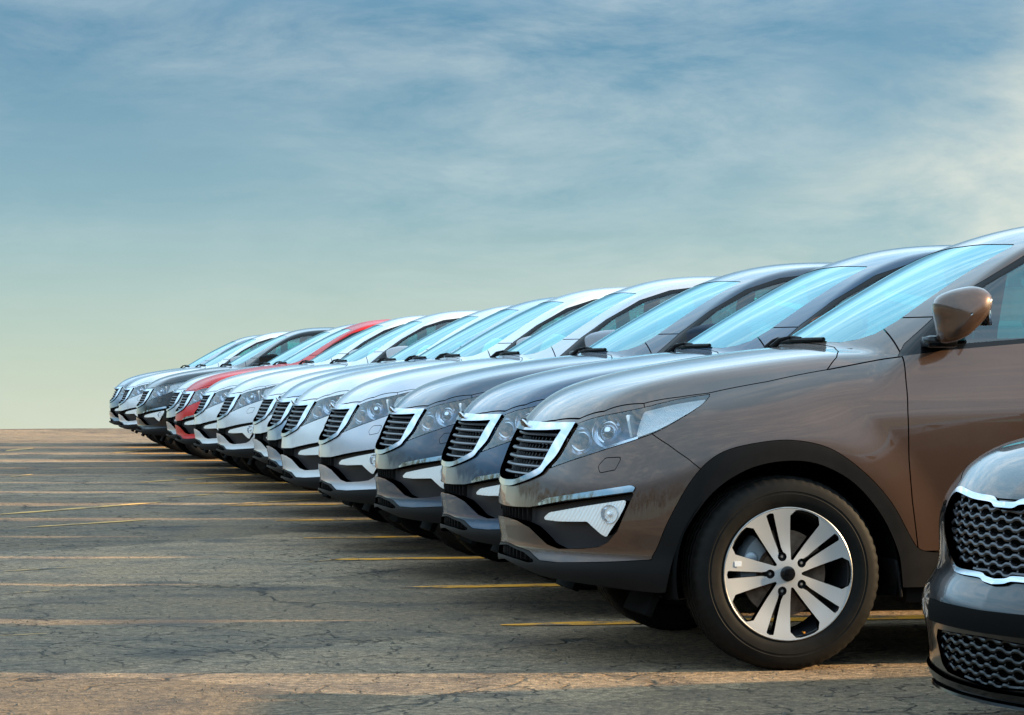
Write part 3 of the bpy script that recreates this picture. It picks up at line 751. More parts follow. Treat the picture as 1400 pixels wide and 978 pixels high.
        mo = MB().grid(G).build('door_mirror', None, car, sharp=60, paint=DP)
        if sy < 0: FOLD['open'] = mo.data; FOLD['mesh'].materials.append(None)
        if sy > 0: MB().box((.600, .862, 1.205), (.12, .10, .045), .015).build('mirror_foot', M['gloss'], mo); continue
        MB().box((.748, sy*.940, 1.318), (.012, .11, .11), .005, rot=Matrix.Rotation(R(-8)*1, 3, 'Y')).build('mirror_glass', M['chrome'], mo)
        a = np.array([(.70, 1.018, 1.322), (.72, 1.010, 1.345), (.738, .998, 1.365)])+[.018, 0, 0]
        MB().tube([(p[0]-.06+.06*i/2, sy*(p[1]-.001), p[2]-.03+.012*i) for i, p in enumerate(a)], [.003, .006, .004], 8).build('indicator', M['lampwhite'], mo)
        MB().box((.600, sy*.862, 1.205), (.12, .10, .045), .015).build('mirror_foot', M['gloss'], mo)
    # wipers, cowl
    for k, (y0, y1) in enumerate(((-.30, .10), (.06, .46))):
        def wp(y, lift=.02):
            s_ = abs(y); z = 1.212; x = .275+(z-1.2)/.635+.395*s_*s_
            return (x, y, z+lift)
        MB().tube([wp(y, .008) for y in np.linspace(y0, y1, 14)], .009, 8).build('wiper', P, car)
        w = [c for c in car.children if c.name.split('.')[0] == 'wiper'][-1]
        ya = y1+.02 if k == 0 else y1-.02
        MB().tube([(wp(y1)[0]-.07, y1-.04, 1.190), (wp(y1)[0]-.045, y1-.06, 1.222), wp((y0+y1)/2+.12, .022), wp((y0+y1)/2, .016)], [.016, .009, .006, .005], 8).build('wiper_arm', P, w)
    cw = []
    for y in np.linspace(-.56, .56, 25):
        s_ = abs(y); xb = .275+.40*s_*s_*.95
        cw.append([(xb-.035, y, 1.188-.02*s_*s_), (xb+.0, y, 1.196-.03*s_*s_), (xb+.03, y, 1.200-.03*s_*s_)])
    MB().grid(cw).build('cowl', P, car)
    # handles, rails
    hd = MB().tube([(0, 0, 0), (.03, -.028, .004), (.10, -.036, .006), (.17, -.028, .006), (.20, 0, .004)], [.010, .012, .013, .012, .010], 10).data('door_handle', None)
    doors = [c for c in car.children if c.name.split('.')[0] in ('front_door', 'rear_door')]
    for d in doors:
        lft = d.data.vertices[0].co.y < 0
        x0 = 1.20 if 'front' in d.name else 2.22
        o_ = add('door_handle', hd, d, (x0, (-.888 if lft else .888), 1.06 if x0 < 2 else 1.09), paint=DP)
        if not lft: o_.scale = (1, -1, 1)
    for sy in (-1, 1):
        pts = [(x, sy*(.60-.02*((x-2)/1)**2), float(ROOF(x))-.045*(.6/.6)**2+.0+.028*math.sin(math.pi*(x-1.6)/1.45)**.5) for x in np.linspace(1.6, 3.05, 20)]
        MB().tube(pts, .012, 8).build('roof_rail', M['plastic'], car)
    MB().tube([(3.0, 0, 1.62), (3.02, 0, 1.65), (3.08, 0, 1.70), (3.15, 0, 1.73)], [.02, .012, .006, .003], 8).build('aerial', P, car)
    # wheel wells, floor
    for wx in (0, WB):
        for sy in (-1, 1):
            G = [[(wx+r*math.cos(a), sy*y, .352+r*math.sin(a)) for r, y in ((.421, .915), (.430, .86), (.435, .55), (.10, .53))] for a in np.linspace(R(-12), R(192), 40)]
            MB().grid(G).build('wheel_well', M['dark'], car)
            if wx == 0: MB().box((.428, sy*.80, .33), (.012, .22, .14), .004, rot=Matrix.Rotation(R(-8), 3, 'Y')).build('mud_flap', P, car)
    fl = [(-.60, .36), (-.50, .30), (-.36, .24), (3.0, .24), (3.40, .36)]
    G = [[(x, y, z+ (.03 if abs(y) > .7 else 0)) for y in (-.80*w, -.55*w, .55*w, .80*w)] for (x, z), w in zip(fl, (.55, .90, .68, .68, .9))]
    MB().grid(G).build('underbody', M['dark'], car)
    for sy in (-1, 1):
        MB().box((1.32, sy*.78, .27), (1.7, .16, .07), .01).build('sill', P, car)
    MB().box((-.47, -.62, .255), (.03, .34, .13), .004, rot=Matrix.Rotation(R(25), 3, 'Y')).build('air_deflector', M['dark'], car)
    MB().box((-.47, .62, .255), (.03, .34, .13), .004, rot=Matrix.Rotation(R(25), 3, 'Y')).build('air_deflector', M['dark'], car)
    # cabin
    dash = []
    for y in np.linspace(-.70, .70, 15):
        s_ = abs(y); x0 = .33+.42*s_*s_
        dash.append([(x0, y, 1.185), (x0+.15, y, 1.192), (.80, y, 1.165), (.90, y, 1.10), (.88, y, .85)])
    MB().grid(dash).build('dashboard', M['plastic'], car)
    for sy in (-1, 1):
        st = MB().box((1.42, sy*.37, .72), (.50, .48, .16), .05, 3).build('seat', M['fabric'], car)
        MB().box((1.70, sy*.37, 1.02), (.14, .46, .60), .06, 3, rot=Matrix.Rotation(R(16), 3, 'Y')).build('seat_back', M['fabric'], st)
        MB().box((1.80, sy*.37, 1.42), (.09, .26, .16), .035, 3, rot=Matrix.Rotation(R(10), 3, 'Y')).build('head_restraint', M['fabric'], st)
    MB().box((2.45, 0, .70), (.5, 1.24, .16), .05, 3).build('rear_seat', M['fabric'], car)
    MB().box((2.74, 0, 1.02), (.14, 1.24, .56), .05, 3, rot=Matrix.Rotation(R(16), 3, 'Y')).build('rear_backrest', M['fabric'], car)
    ring = [(0, .185*math.cos(a), .185*math.sin(a)) for a in np.linspace(0, 2*math.pi, 33)]
    sw = MB().tube(ring, .014, 8, False).build('steering_wheel', M['plastic'], car, loc=(1.0, -.37, 1.10), rot=(0, R(-24), 0))
    MB().box((0, 0, -.02), (.04, .30, .07), .012).build('steering_hub', M['plastic'], sw)
    MB().box((1.02, 0, 1.50), (.03, .20, .05), .012).build('interior_mirror', M['plastic'], car)
    # wheels
    w = wheel_proto('wheel')
    for i, (wx, sy) in enumerate(((0, -1), (WB, -1), (0, 1), (WB, 1))):
        o_ = w if i == 0 else copy_tree(w)
        o_.parent = car; o_.location = (wx, sy*.811, .354); o_.rotation_euler = (0, 0, 0 if sy < 0 else math.pi)
        if i == 0:
            MB().put([(-.203, -.1095, .013), (-.175, -.1085, .013), (-.175, -.1085, .032), (-.203, -.1095, .032)], [(0, 1, 2, 3)])
    return car
def rim_only2(s, d):
    r = s.rim(d); n = len(s.T); T = r.T[n:]; used, inv = np.unique(T, return_inverse=True)
    return Srf(r.V[used], r.N[used], inv.reshape(-1, 3))
M['steel_dark'] = pbr('satin_grey', (.10, .10, .11), .3, .8)

def fold_left_mirror(car):
    for c in car.children:
        if c.data is not None and c.data == FOLD['open']:
            m = c.material_slots[0].material
            for k in list(c.children):
                if not k.name.startswith('mirror_foot'): bpy.data.objects.remove(k)
            c.data = FOLD['mesh']; c.material_slots[0].link = 'OBJECT'; c.material_slots[0].material = m
M['foglens'] = fluted('fog_lens', (.93, .93, .92), .15, .2, 34, -.4)
M['pocket'] = pbr('satin_grey_plastic', (.030, .028, .031), .45, spec=.25, bump=(500, .2, .0006))
# ---------------------------------------------------------------- body surface of the low black saloon (x = 0 at the nose, backwards)
HOOD2 = Spl((-.2, .55), (.0, .690), (.08, .762), (.17, .822), (.32, .880), (.6, .935), (.9, .970), (1.2, .995), (1.7, 1.01), (3.0, 1.01), (4.0, 1.03), (4.9, 1.0))
NOSE2 = Spl((.05, .16), (.13, .075), (.20, .030), (.30, .012), (.41, .0), (.445, .014), (.49, .044), (.58, .058), (.66, .062), (.72, .086), (.78, .135), (.85, .22), (1.1, .7))
SWEEP2 = Spl((0, 0), (.2, .016), (.4, .064), (.55, .122), (.68, .20), (.78, .295), (.86, .42), (.92, .58), (1.0, .95))
SIDE2 = Spl((0, .85), (.2, .888), (.45, .908), (.68, .912), (.85, .895), (.95, .872), (1.1, .82), (1.5, .66))
TAIL2 = Spl((0, 4.62), (.3, 4.78), (.6, 4.82), (.85, 4.80), (1.05, 4.72), (1.4, 4.5))
GS2 = Spl((.8, .87), (.95, .82), (1.15, .735), (1.35, .63), (1.5, .54))
ROOF2 = Spl((1.2, 1.20), (1.7, 1.36), (2.1, 1.435), (2.5, 1.455), (3.0, 1.43), (3.5, 1.345), (4.0, 1.20), (4.5, 1.03))
AX2, WB2, WR2 = .93, 2.80, .335
def sedan(x, y, z):
    s = np.sqrt(y*y+1e-6)
    hd = HOOD2.d(x)
    ft = (z-(HOOD2(x)-.035*(s/.65)**2))/np.sqrt(1+hd*hd)
    fh = (z-(HOOD2(x)-.030-.50*(s-.60)))*.88
    ft = smax(ft, fh, .05)
    r = np.sqrt((x-AX2)**2+(z-WR2)**2); r2 = np.sqrt((x-AX2-WB2)**2+(z-WR2)**2)
    fs = s-(SIDE2(z)+.014*(1-sstep(.38, .60, r))+.014*(1-sstep(.38, .60, r2))-.06*sstep(3.9, 4.9, x))
    sp = SWEEP2.d(s); npd = NOSE2.d(z)
    ff = (NOSE2(z)+SWEEP2(s)-x)/np.sqrt(1+sp*sp+npd*npd)
    low = smax(smax(ft, fs, .12), ff, .06)
    fr = x-(TAIL2(z)-.28*s**3)
    low = smax(low, fr, .10); low = smax(low, .14-z, .03)
    xw = x-.30*s*s
    fw = (z-(.995+.52*(xw-1.22)-.06*np.maximum(xw-1.22, 0)**2))*.88
    rd = ROOF2.d(x)
    g = smax(fw, (z-(ROOF2(x)-.04*(s/.6)**2))/np.sqrt(1+rd*rd), .10)
    g = smax(g, (s-GS2(z))*.93, .06); g = smax(g, fr, .1); g = np.maximum(g, .8-z)
    return smin(low, g, .04)
# ---------------------------------------------------------------- the black saloon in the corner
GR2 = [(-.3, .700), (.0, .700), (.05, .701), (.085, .712), (.20, .716), (.36, .728), (.41, .722), (.425, .69), (.405, .62), (.37, .570), (.30, .528), (.24, .514), (.09, .512), (.055, .503), (.0, .498), (-.3, .498)]
LG2 = [(-.3, .338), (.0, .338), (.34, .330), (.375, .30), (.34, .225), (.30, .205), (.0, .188), (-.3, .188)]
GR2 = smooth_poly(GR2[1:-1], 4, False).tolist(); GR2 = [(-.3, .700)]+GR2+[(-.3, .498)]
def wave_grille(parent, poly, z0, z1, dz, depth, mat):
    """rows of wavy bars tied together by short links, clipped to the opening"""
    row = 0; z = z0
    while z < z1:
        ys = np.arange(-.46, .4601, .0085)
        pts = []
        for y in ys:
            zz = z+.0044*math.tanh(2.2*math.sin(2*math.pi*y/.078+(math.pi if row % 2 else 0)))
            ok = float(poly_sd(poly, np.array([abs(y)]), np.array([zz]))[0]) < -.002
            if ok: pts.append((y, zz))
        if len(pts) > 4:
            sec = [(-.005, 0), (-.003, .0055), (.016, .0058), (.016, -.0058), (-.003, -.0055)]
            G = []
            for y, zz in pts:
                x = float(NOSE2(zz))+float(SWEEP2(abs(y)))+depth; G.append([(x+a, y, zz+b) for a, b in sec+sec[:1]])
            mb = MB().grid(G)
            k = 0
            for y, zz in pts:
                ph = (y/.078+(.5 if row % 2 else 0)) % 1
                if abs(ph-.25) < .055 and float(poly_sd(poly, np.array([abs(y)]), np.array([zz+dz*.6]))[0]) < -.002:
                    x = float(NOSE2(zz))+float(SWEEP2(abs(y)))+depth+.006
                    mb.tube([(x, y, zz), (x+.004, y, zz+dz-.011)], .0042, 6)
            mb.build('mesh_bar', mat, parent)
        row += 1; z += dz
def make_sedan():
    S = surf_nets(sedan, (-.1, 0, .08), (4.95, 1.0, 1.55), .012)
    X = lambda V: V[:, 0]; s_ = lambda V: V[:, 1]; z_ = lambda V: V[:, 2]
    def split(A, f, g=0.): fv = f(A.V); return A.clip(fv+g), A.clip(-fv+g)
    arch = lambda V: np.maximum(np.minimum(np.hypot(X(V)-AX2, z_(V)-WR2), np.hypot(X(V)-AX2-WB2, z_(V)-WR2))-.385, .3-s_(V))
    A = S.clip(.165-S.V[:, 2]); _, A = split(A, arch)
    fgr = lambda V: np.maximum(poly_sd(GR2, s_(V), z_(V)), X(V)-.6)
    g, A = split(A, lambda V: np.maximum(poly_sd(GR2, s_(V), z_(V))-.017, X(V)-.6), .001)
    lg, A = split(A, lambda V: np.maximum(poly_sd(LG2, s_(V), z_(V)), X(V)-.6))
    dv, A = split(A, lambda V: np.maximum(poly_sd([(.50, .35), (.66, .37), (.64, .25), (.53, .22)], s_(V), z_(V)), X(V)-.6))
    hl, A = split(A, lambda V: np.maximum(poly_sd([(.45, .695), (.47, .765), (.60, .80), (.72, .835), (.83, .86), (.80, .80), (.74, .745), (.62, .70), (.52, .685)], s_(V), z_(V)), X(V)-.9), .0015)
    ws, A = split(A, lambda V: np.maximum(poly_sd([(1.20, -.3), (1.22, 0), (1.30, .40), (1.42, .60), (1.6, .60), (2.0, .50), (2.06, .46), (2.04, 0), (2.04, -.3)], X(V), s_(V)), .97-z_(V)), .002)
    dl, A = split(A, lambda V: np.maximum(poly_sd([(1.45, 1.02), (1.7, 1.16), (2.1, 1.325), (2.5, 1.375), (3.1, 1.35), (3.5, 1.26), (3.72, 1.14), (3.6, 1.075), (2.6, 1.04)], X(V), z_(V)), .4-s_(V)))
    rw, A = split(A, lambda V: np.maximum(poly_sd([(3.55, -.3), (3.58, .48), (4.1, .56), (4.22, .4), (4.26, -.3)], X(V), s_(V)), 1.10-z_(V)), .002)
    tl, A = split(A, lambda V: np.maximum(poly_sd([(.45, .92), (.9, .94), (.9, .76), (.5, .78)], s_(V), z_(V)), 4.3-X(V)), .0015)
    inner = A
    hood, A = split(A, lambda V: np.maximum(poly_sd([(.055, -.3), (.055, 0), (.075, .25), (.14, .42), (.24, .56), (.45, .69), (.8, .75), (1.25, .78), (1.29, .6), (1.24, .4), (1.17, 0), (1.17, -.3)], X(V), s_(V)), .725-z_(V)), .0024)
    lip, A = split(A, lambda V: np.maximum(z_(V)-np.interp(s_(V), [0, .3, .6, .9], [.186, .190, .205, .23]), X(V)-.62), .001)
    bp, A = split(A, lambda V: np.maximum(X(V)-np.interp(z_(V), [.2, .7, .9], [.58, .62, .7]), z_(V)-.90), .002)
    d1, A = split(A, lambda V: np.maximum(poly_sd([(1.46, 1.3), (1.44, .9), (1.42, .5), (1.46, .26), (2.55, .26), (2.60, .6), (2.60, 1.3)], X(V), z_(V)), .5-s_(V)), .0024)
    d2, A = split(A, lambda V: np.maximum(poly_sd([(2.608, 1.3), (2.608, .6), (2.558, .26), (3.30, .26), (3.38, .5), (3.55, .72), (3.60, 1.3)], X(V), z_(V)), .5-s_(V)), .0024)
    car = empty('parked_saloon'); BK = paint('black_paint', (.002, .0025, .004), .0, .3, 1., .004, 1.47); D = .012; P = M['plastic']
    one = lambda n, s, m, par=car: surf(n, s, m, par)
    two = lambda n, s, m: (one(n, s, m), one(n, s.mirrored(), m))
    one('bonnet', hood.rim(D).both(), BK); one('body_shell', A.rim(D).both(), BK); one('front_bumper', bp.rim(D).both(), BK)
    two('front_door', d1.rim(D), BK); two('rear_door', d2.rim(D), BK)
    one('front_lip', lip.offset(.012).rim(.03).both(), M['gloss'])
    # a thin blade under the lip
    G = []
    for y in np.linspace(-.62, .62, 41):
        x = .055+float(SWEEP2(abs(y))); G.append([(x+.06, y, .158), (x-.022, y, .150), (x-.024, y, .142), (x+.06, y, .138)])
    MB().grid(G).build('lip_blade', M['gloss'], car)
    one('inner_shell', inner.offset(-.014).both(), M['dark'])
    one('windscreen', ws.offset(-.002).both(), M['shield']); one('rear_window', rw.offset(-.002).both(), M['pane'])
    gi = g.clip(fgr(g.V)); gf = g.clip(-fgr(g.V))
    gr = one('grille', join(gi.offset(-.075), rim_only2(gi, .075)).both(), M['dark'])
    one('grille_surround', gf.offset(.008).rim(.03).both(), M['chrome'], gr)
    wave_grille(gr, GR2, .512, .725, .0262, .018, M['steel_dark'])
    lo = one('lower_grille', join(lg.offset(-.07), rim_only2(lg, .07)).both(), M['dark'])
    wave_grille(lo, LG2, .198, .336, .0262, .014, M['gloss'])
    # plain dark strip between the two grilles
    st = S.clip(np.maximum(poly_sd([(-.3, .412), (.0, .412), (.40, .416), (.41, .352), (.0, .350), (-.3, .350)], S.V[:, 1], S.V[:, 2]), S.V[:, 0]-.6))
    one('bumper_strip', st.offset(.006).rim(.012).both(), M['dark'])
    for side in (0, 1):
        sg = (lambda s: s.mirrored()) if side == 0 else (lambda s: s); sy = -1 if side == 0 else 1
        pane = dl.clip(np.abs(dl.V[:, 0]-2.60)*-1+.05); fr = dl.clip(-(np.abs(dl.V[:, 0]-2.60)*-1+.05))
        p1 = pane.clip(pane.V[:, 0]-2.6); p2 = pane.clip(2.6-pane.V[:, 0])
        one('side_window', sg(p1.offset(-.003)), M['pane']); one('side_window', sg(p2.offset(-.003)), M['pane']); one('window_frame', sg(fr.offset(-.001).rim(.01)), M['gloss'])
        le = one('headlight', sg(hl.offset(.0005)), M['lens']); one('housing', sg(join(hl.offset(-.05), rim_only2(hl, .05))), M['bezel'], le)
        pj = MB().lathe([(0, -.02), (.02, -.016), (.034, -.002), (.040, .0), (.042, .03)], 24).data('projector', M['chrome'])
        for q in ((.26, .56, .745), (.36, .66, .775)): add('projector', pj, le, (q[0]+.02, sy*q[1], q[2]), Vector((-.85, sy*.5, .1)).to_track_quat('-Y', 'Z').to_euler())
        one('air_duct', sg(join(dv.offset(-.06), rim_only2(dv, .06))), M['dark'])
        one('tail_lamp', sg(tl.offset(.004).rim(.015)), M['red'])
        out = smooth_poly([(1.62, 1.13), (1.66, 1.17), (1.75, 1.18), (1.80, 1.15), (1.79, 1.09), (1.72, 1.04), (1.64, 1.05)], 4); G = []
        for y, k in zip((.86, .87, .89, .93, .98, 1.01, 1.03, 1.04), (.6, .85, .95, 1, .97, .8, .5, .05)):
            ring = [(1.71+(p[0]-1.71)*k, sy*y, 1.11+(p[1]-1.11)*k) for p in out]; G.append(ring+ring[:1])
        mo = MB().grid(G).build('door_mirror', BK, car, sharp=60)
        MB().box((1.70, sy*.86, 1.05), (.10, .10, .04), .012).build('mirror_foot', M['gloss'], mo)
        for wx in (AX2, AX2+WB2):
            G = [[(wx+r*math.cos(a), sy*y, WR2+r*math.sin(a)) for r, y in ((.388, .90), (.395, .86), (.40, .55), (.1, .53))] for a in np.linspace(R(-15), R(195), 36)]
            MB().grid(G).build('wheel_well', M['dark'], car)
        st_ = MB().box((2.35, sy*.36, .55), (.5, .46, .16), .05, 3).build('seat', M['fabric'], car)
        MB().box((2.64, sy*.36, .85), (.14, .45, .6), .06, 3, rot=Matrix.Rotation(R(18), 3, 'Y')).build('seat_back', M['fabric'], st_)
        MB().box((2.76, sy*.36, 1.22), (.09, .25, .15), .035, 3).build('head_restraint', M['fabric'], st_)
    MB().grid([[(x, y, 1.0-.2*max(0, x-1.75)) for y in np.linspace(-.66, .66, 9)] for x in (1.30, 1.5, 1.8, 1.95)]).build('dashboard', M['fabric'], car)
    MB().box((3.3, 0, .75), (.6, 1.2, .4), .06, 3).build('rear_seat', M['fabric'], car)
    G = [[(x, y, z) for y in (-w, 0, w)] for x, z, w in ((.20, .18, .5), (.5, .17, .62), (1.4, .17, .60), (4.2, .17, .6), (4.65, .24, .7))]
    MB().grid(G).build('underbody', M['dark'], car)
    w = wheel_proto('wheel', WR2, .225, .232)
    for i, (wx, sy) in enumerate(((AX2, -1), (AX2+WB2, -1), (AX2, 1), (AX2+WB2, 1))):
        o_ = w if i == 0 else copy_tree(w)
        o_.parent = car; o_.location = (wx, sy*.795, WR2-.003); o_.rotation_euler = (0, 0, 0 if sy < 0 else math.pi)
    return car
# ---------------------------------------------------------------- ground: an asphalt lot on a rise that falls away beyond the last car
FWD = Vector((math.sin(YAW), math.cos(YAW), 0)); RGT = Vector((math.cos(YAW), -math.sin(YAW), 0))
def asphalt():
    m, nt, p = new_mat('asphalt'); L = nt.links
    g = nd(nt, 'ShaderNodeNewGeometry'); P = g.outputs['Position']
    big = noise(nt, P, .35, 5, .6, .6); mid = noise(nt, P, 2.2, 6, .65, .4); fine = noise(nt, P, 120, 3, .7); med = noise(nt, P, 28, 4, .7)
    st = nd(nt, 'ShaderNodeMapping'); st.inputs['Scale'].default_value = (.35, 2.6, 1); L.new(P, st.inputs[0])
    streak = noise(nt, st.outputs[0], 1.0, 6, .65, .8)
    c = mix(nt, ramp(nt, big, (.35, 0), (.65, 1)), (.255, .162, .090), (.202, .150, .098))
    c = mix(nt, ramp(nt, streak, (.42, 0), (.72, .8)), c, (.225, .148, .082))
    c = mix(nt, ramp(nt, streak, (.30, .75), (.46, 0)), c, (.078, .058, .042))
    c = mix(nt, ramp(nt, mid, (.48, 0), (.68, .7)), c, (.066, .048, .036))
    sp = ramp(nt, fine, (.30, .45), (.50, 1.0), (.72, 1.75)); c = mix(nt, 1.0, c, sp, 'MULTIPLY')
    c = mix(nt, 1.0, c, ramp(nt, med, (.30, .35), (.50, 1.0), (.70, 1.8)), 'MULTIPLY')
    # cracks
    wv = nd(nt, 'ShaderNodeVectorMath', operation='ADD'); dn = nd(nt, 'ShaderNodeTexNoise'); dn.inputs['Scale'].default_value = 3.0; dn.inputs['Detail'].default_value = 5
    L.new(P, dn.inputs['Vector']); sc = nd(nt, 'ShaderNodeVectorMath', operation='SCALE'); sc.inputs['Scale'].default_value = .55
    L.new(dn.outputs['Color'], sc.inputs[0]); L.new(P, wv.inputs[0]); L.new(sc.outputs[0], wv.inputs[1])
    vo = nd(nt, 'ShaderNodeTexVoronoi', feature='DISTANCE_TO_EDGE'); vo.inputs['Scale'].default_value = .62; L.new(wv.outputs[0], vo.inputs['Vector'])
    vo2 = nd(nt, 'ShaderNodeTexVoronoi', feature='DISTANCE_TO_EDGE'); vo2.inputs['Scale'].default_value = 2.6; L.new(wv.outputs[0], vo2.inputs['Vector'])
    k1 = ramp(nt, vo.outputs['Distance'], (.0, 1.), (.010, 0)); k2 = mth(nt, 'MULTIPLY', ramp(nt, vo2.outputs['Distance'], (.0, 1.), (.018, 0)), ramp(nt, big, (.44, 0), (.56, 1)))
    gate = ramp(nt, noise(nt, P, .9, 3), (.42, 0), (.55, 1))
    cr = mth(nt, 'MAXIMUM', mth(nt, 'MULTIPLY', k1, gate), k2)
    c = mix(nt, mth(nt, 'MULTIPLY', cr, .85), c, (.018, .016, .015))
    # patched areas with their own shade
    pv = nd(nt, 'ShaderNodeTexVoronoi', feature='F1'); pv.inputs['Scale'].default_value = .35; L.new(wv.outputs[0], pv.inputs['Vector'])
    ps = nd(nt, 'ShaderNodeSeparateColor'); L.new(pv.outputs['Color'], ps.inputs[0])
    c = mix(nt, 1.0, c, ramp(nt, ps.outputs[0], (.0, .62), (.5, 1.0), (1.0, 1.28)), 'MULTIPLY')
    # oil drips
    oil = ramp(nt, noise(nt, P, 1.1, 2, .4), (.62, 0), (.72, .65)); c = mix(nt, oil, c, (.030, .028, .027))
    L.new(c, p.inputs['Base Color'])
    L.new(ramp(nt, mid, (.3, .92), (.8, .72)), p.inputs['Roughness']); p.inputs['Specular IOR Level'].default_value = .3
    hgt = mth(nt, 'ADD', mth(nt, 'MULTIPLY', fine, .35), mth(nt, 'MULTIPLY', med, .8)); hgt = mth(nt, 'SUBTRACT', mth(nt, 'ADD', hgt, mth(nt, 'MULTIPLY', mid, 1.0)), mth(nt, 'MULTIPLY', cr, 1.6))
    b = nd(nt, 'ShaderNodeBump'); b.inputs['Strength'].default_value = .9; b.inputs['Distance'].default_value = .02; L.new(hgt, b.inputs['Height']); L.new(b.outputs[0], p.inputs['Normal'])
    return m
def ground_z(d):
    e = max(d-54.5, 0.)
    return -(.006*e*e if e < 6 else .216+(e-6)*.072)
def make_ground():
    ds = [-900, -400, -150, -60, -30, -15, -5]+list(np.arange(0, 54, 3.))+list(np.arange(54, 66, .5))+[70, 80, 100, 150, 250, 500, 1000, 2500]
    xs = [-2500, -900, -400, -150, -60, -30]+list(np.arange(-20, 41, 1.5))+[60, 150, 400, 900, 2500]
    V = [CAM.to_2d().to_3d()+FWD*d+RGT*x+Vector((0, 0, ground_z(d)+(random.uniform(-.025, .025) if 50 < d < 70 else 0))) for d in ds for x in xs]; n = len(xs)
    F = [(i*n+j, i*n+j+1, (i+1)*n+j+1, (i+1)*n+j) for i in range(len(ds)-1) for j in range(n-1)]
    me = mesh_data('ground', V, F, asphalt())
    return tag(add('ground', me), None, None, kind='structure')
make_ground()
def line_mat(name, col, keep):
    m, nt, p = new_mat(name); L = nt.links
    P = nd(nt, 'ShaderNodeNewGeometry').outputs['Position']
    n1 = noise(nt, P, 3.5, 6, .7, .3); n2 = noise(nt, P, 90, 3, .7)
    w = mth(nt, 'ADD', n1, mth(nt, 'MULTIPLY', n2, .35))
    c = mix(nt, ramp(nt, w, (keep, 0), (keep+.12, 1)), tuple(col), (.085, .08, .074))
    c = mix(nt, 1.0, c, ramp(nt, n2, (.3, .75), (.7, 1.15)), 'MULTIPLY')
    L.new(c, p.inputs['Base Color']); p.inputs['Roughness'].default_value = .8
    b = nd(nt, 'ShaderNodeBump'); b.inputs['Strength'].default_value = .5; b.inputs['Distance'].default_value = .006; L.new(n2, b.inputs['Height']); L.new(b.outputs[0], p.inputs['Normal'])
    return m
YEL = line_mat('sunlit_line_paint', (.88, .36, .02), .675); YEL2 = line_mat('sun_streak_paint', (.66, .35, .08), .66)  # stall line paint and ground streaks, golden sunlight put into their colour
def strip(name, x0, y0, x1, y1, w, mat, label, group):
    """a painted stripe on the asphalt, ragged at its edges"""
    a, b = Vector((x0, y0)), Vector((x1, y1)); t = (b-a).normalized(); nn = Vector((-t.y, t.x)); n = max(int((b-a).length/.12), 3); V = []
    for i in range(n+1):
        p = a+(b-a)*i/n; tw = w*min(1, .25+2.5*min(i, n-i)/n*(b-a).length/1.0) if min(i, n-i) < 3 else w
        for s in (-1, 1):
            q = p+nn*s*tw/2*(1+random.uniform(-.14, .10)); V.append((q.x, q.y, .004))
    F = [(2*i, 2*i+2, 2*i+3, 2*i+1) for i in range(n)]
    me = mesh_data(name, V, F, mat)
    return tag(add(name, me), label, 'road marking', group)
# ---------------------------------------------------------------- cars
WHITE = paint('white_paint', (.72, .73, .74), .0, .4); WHITE2 = paint('pearl_white_paint', (.66, .67, .69), .1, .38)
COLOURS = dict(
    A=('brown', paint('brown_paint', (.086, .047, .032), .45)), B=('slate', paint('slate_paint', (.016, .044, .092), .2, .35, 1., .03, 1.42)), C=('graphite', paint('graphite_paint', (.028, .046, .078), .2, .35, 1., .03, 1.45)),
    D=('silver', paint('silver_paint', (.50, .51, .56), .4)), E=('white', WHITE), F=('bluesilver', paint('blue_silver_paint', (.26, .36, .48), .4)), G=('white', WHITE),
    H=('white', WHITE2), I=('white', WHITE), J=('red', paint('red_paint', (.60, .004, .002), .0, .4, .30)), K=('silver', paint('light_silver_paint', (.48, .49, .51), .4)),
    L=('black', paint('deep_black_paint', (.003, .004, .006), .0, .3, 1., .006, 1.38)), M=('white', WHITE2), N=('grey', paint('grey_blue_paint', (.18, .24, .30), .4)))
LABELS = dict(
    A='brown sport utility vehicle nearest the camera, its whole front wheel in view',
    B='slate blue-grey sport utility vehicle parked directly behind the brown one',
    C='graphite grey sport utility vehicle between the slate blue-grey one and the silver one',
    D='silver sport utility vehicle fourth from the camera, beside the graphite grey one',
    E='white sport utility vehicle parked right behind the silver one',
    F='pale blue-silver sport utility vehicle squeezed between two white ones',
    G='white sport utility vehicle directly behind the pale blue-silver one',
    H='white sport utility vehicle in the middle of three white ones in a row',
    I='white sport utility vehicle next to the red one, on its near side',
    J='red sport utility vehicle, the only red one in the row',
    K='light silver sport utility vehicle mostly hidden behind the red one',
    L='black sport utility vehicle far down the row, its dark side showing',
    M='white sport utility vehicle just beyond the black one, second from the far end',
    N='grey-blue sport utility vehicle at the far end of the row')
# place of each car: set back from the first one's nose, and metres down the row
SPOTS = dict(A=(0, 0), B=(.14, 2.22), C=(.13, 4.36), D=(.09, 6.58), E=(.09, 8.72), F=(.24, 11.1), G=(.38, 13.6), H=(.27, 16.0), I=(.23, 18.25), J=(.20, 20.5), K=(.26, 22.8), L=(.09, 26.0), M=(.03, 29.3), N=(.06, 32.6))
CHROME_TRIM = set('ABCJL')
proto = make_suv()
for k, (dx, dy) in SPOTS.items():
    car = proto if k == 'A' else copy_tree(proto, None, COLOURS[k][1], () if k in CHROME_TRIM else ('fog_trim',))
    if k == 'A':
        for o in proto.children_recursive:
            if o.get('painted'): o.material_slots[0].material = COLOURS[k][1]
    if k != 'A': fold_left_mirror(car)
    car.location = (dx, dy, 0); car.rotation_euler = (0, 0, 0 if k == 'A' else R(random.uniform(-.8, .8)))
    tag(car, LABELS[k], 'car', 'sport utility vehicles parked side by side in a long row')
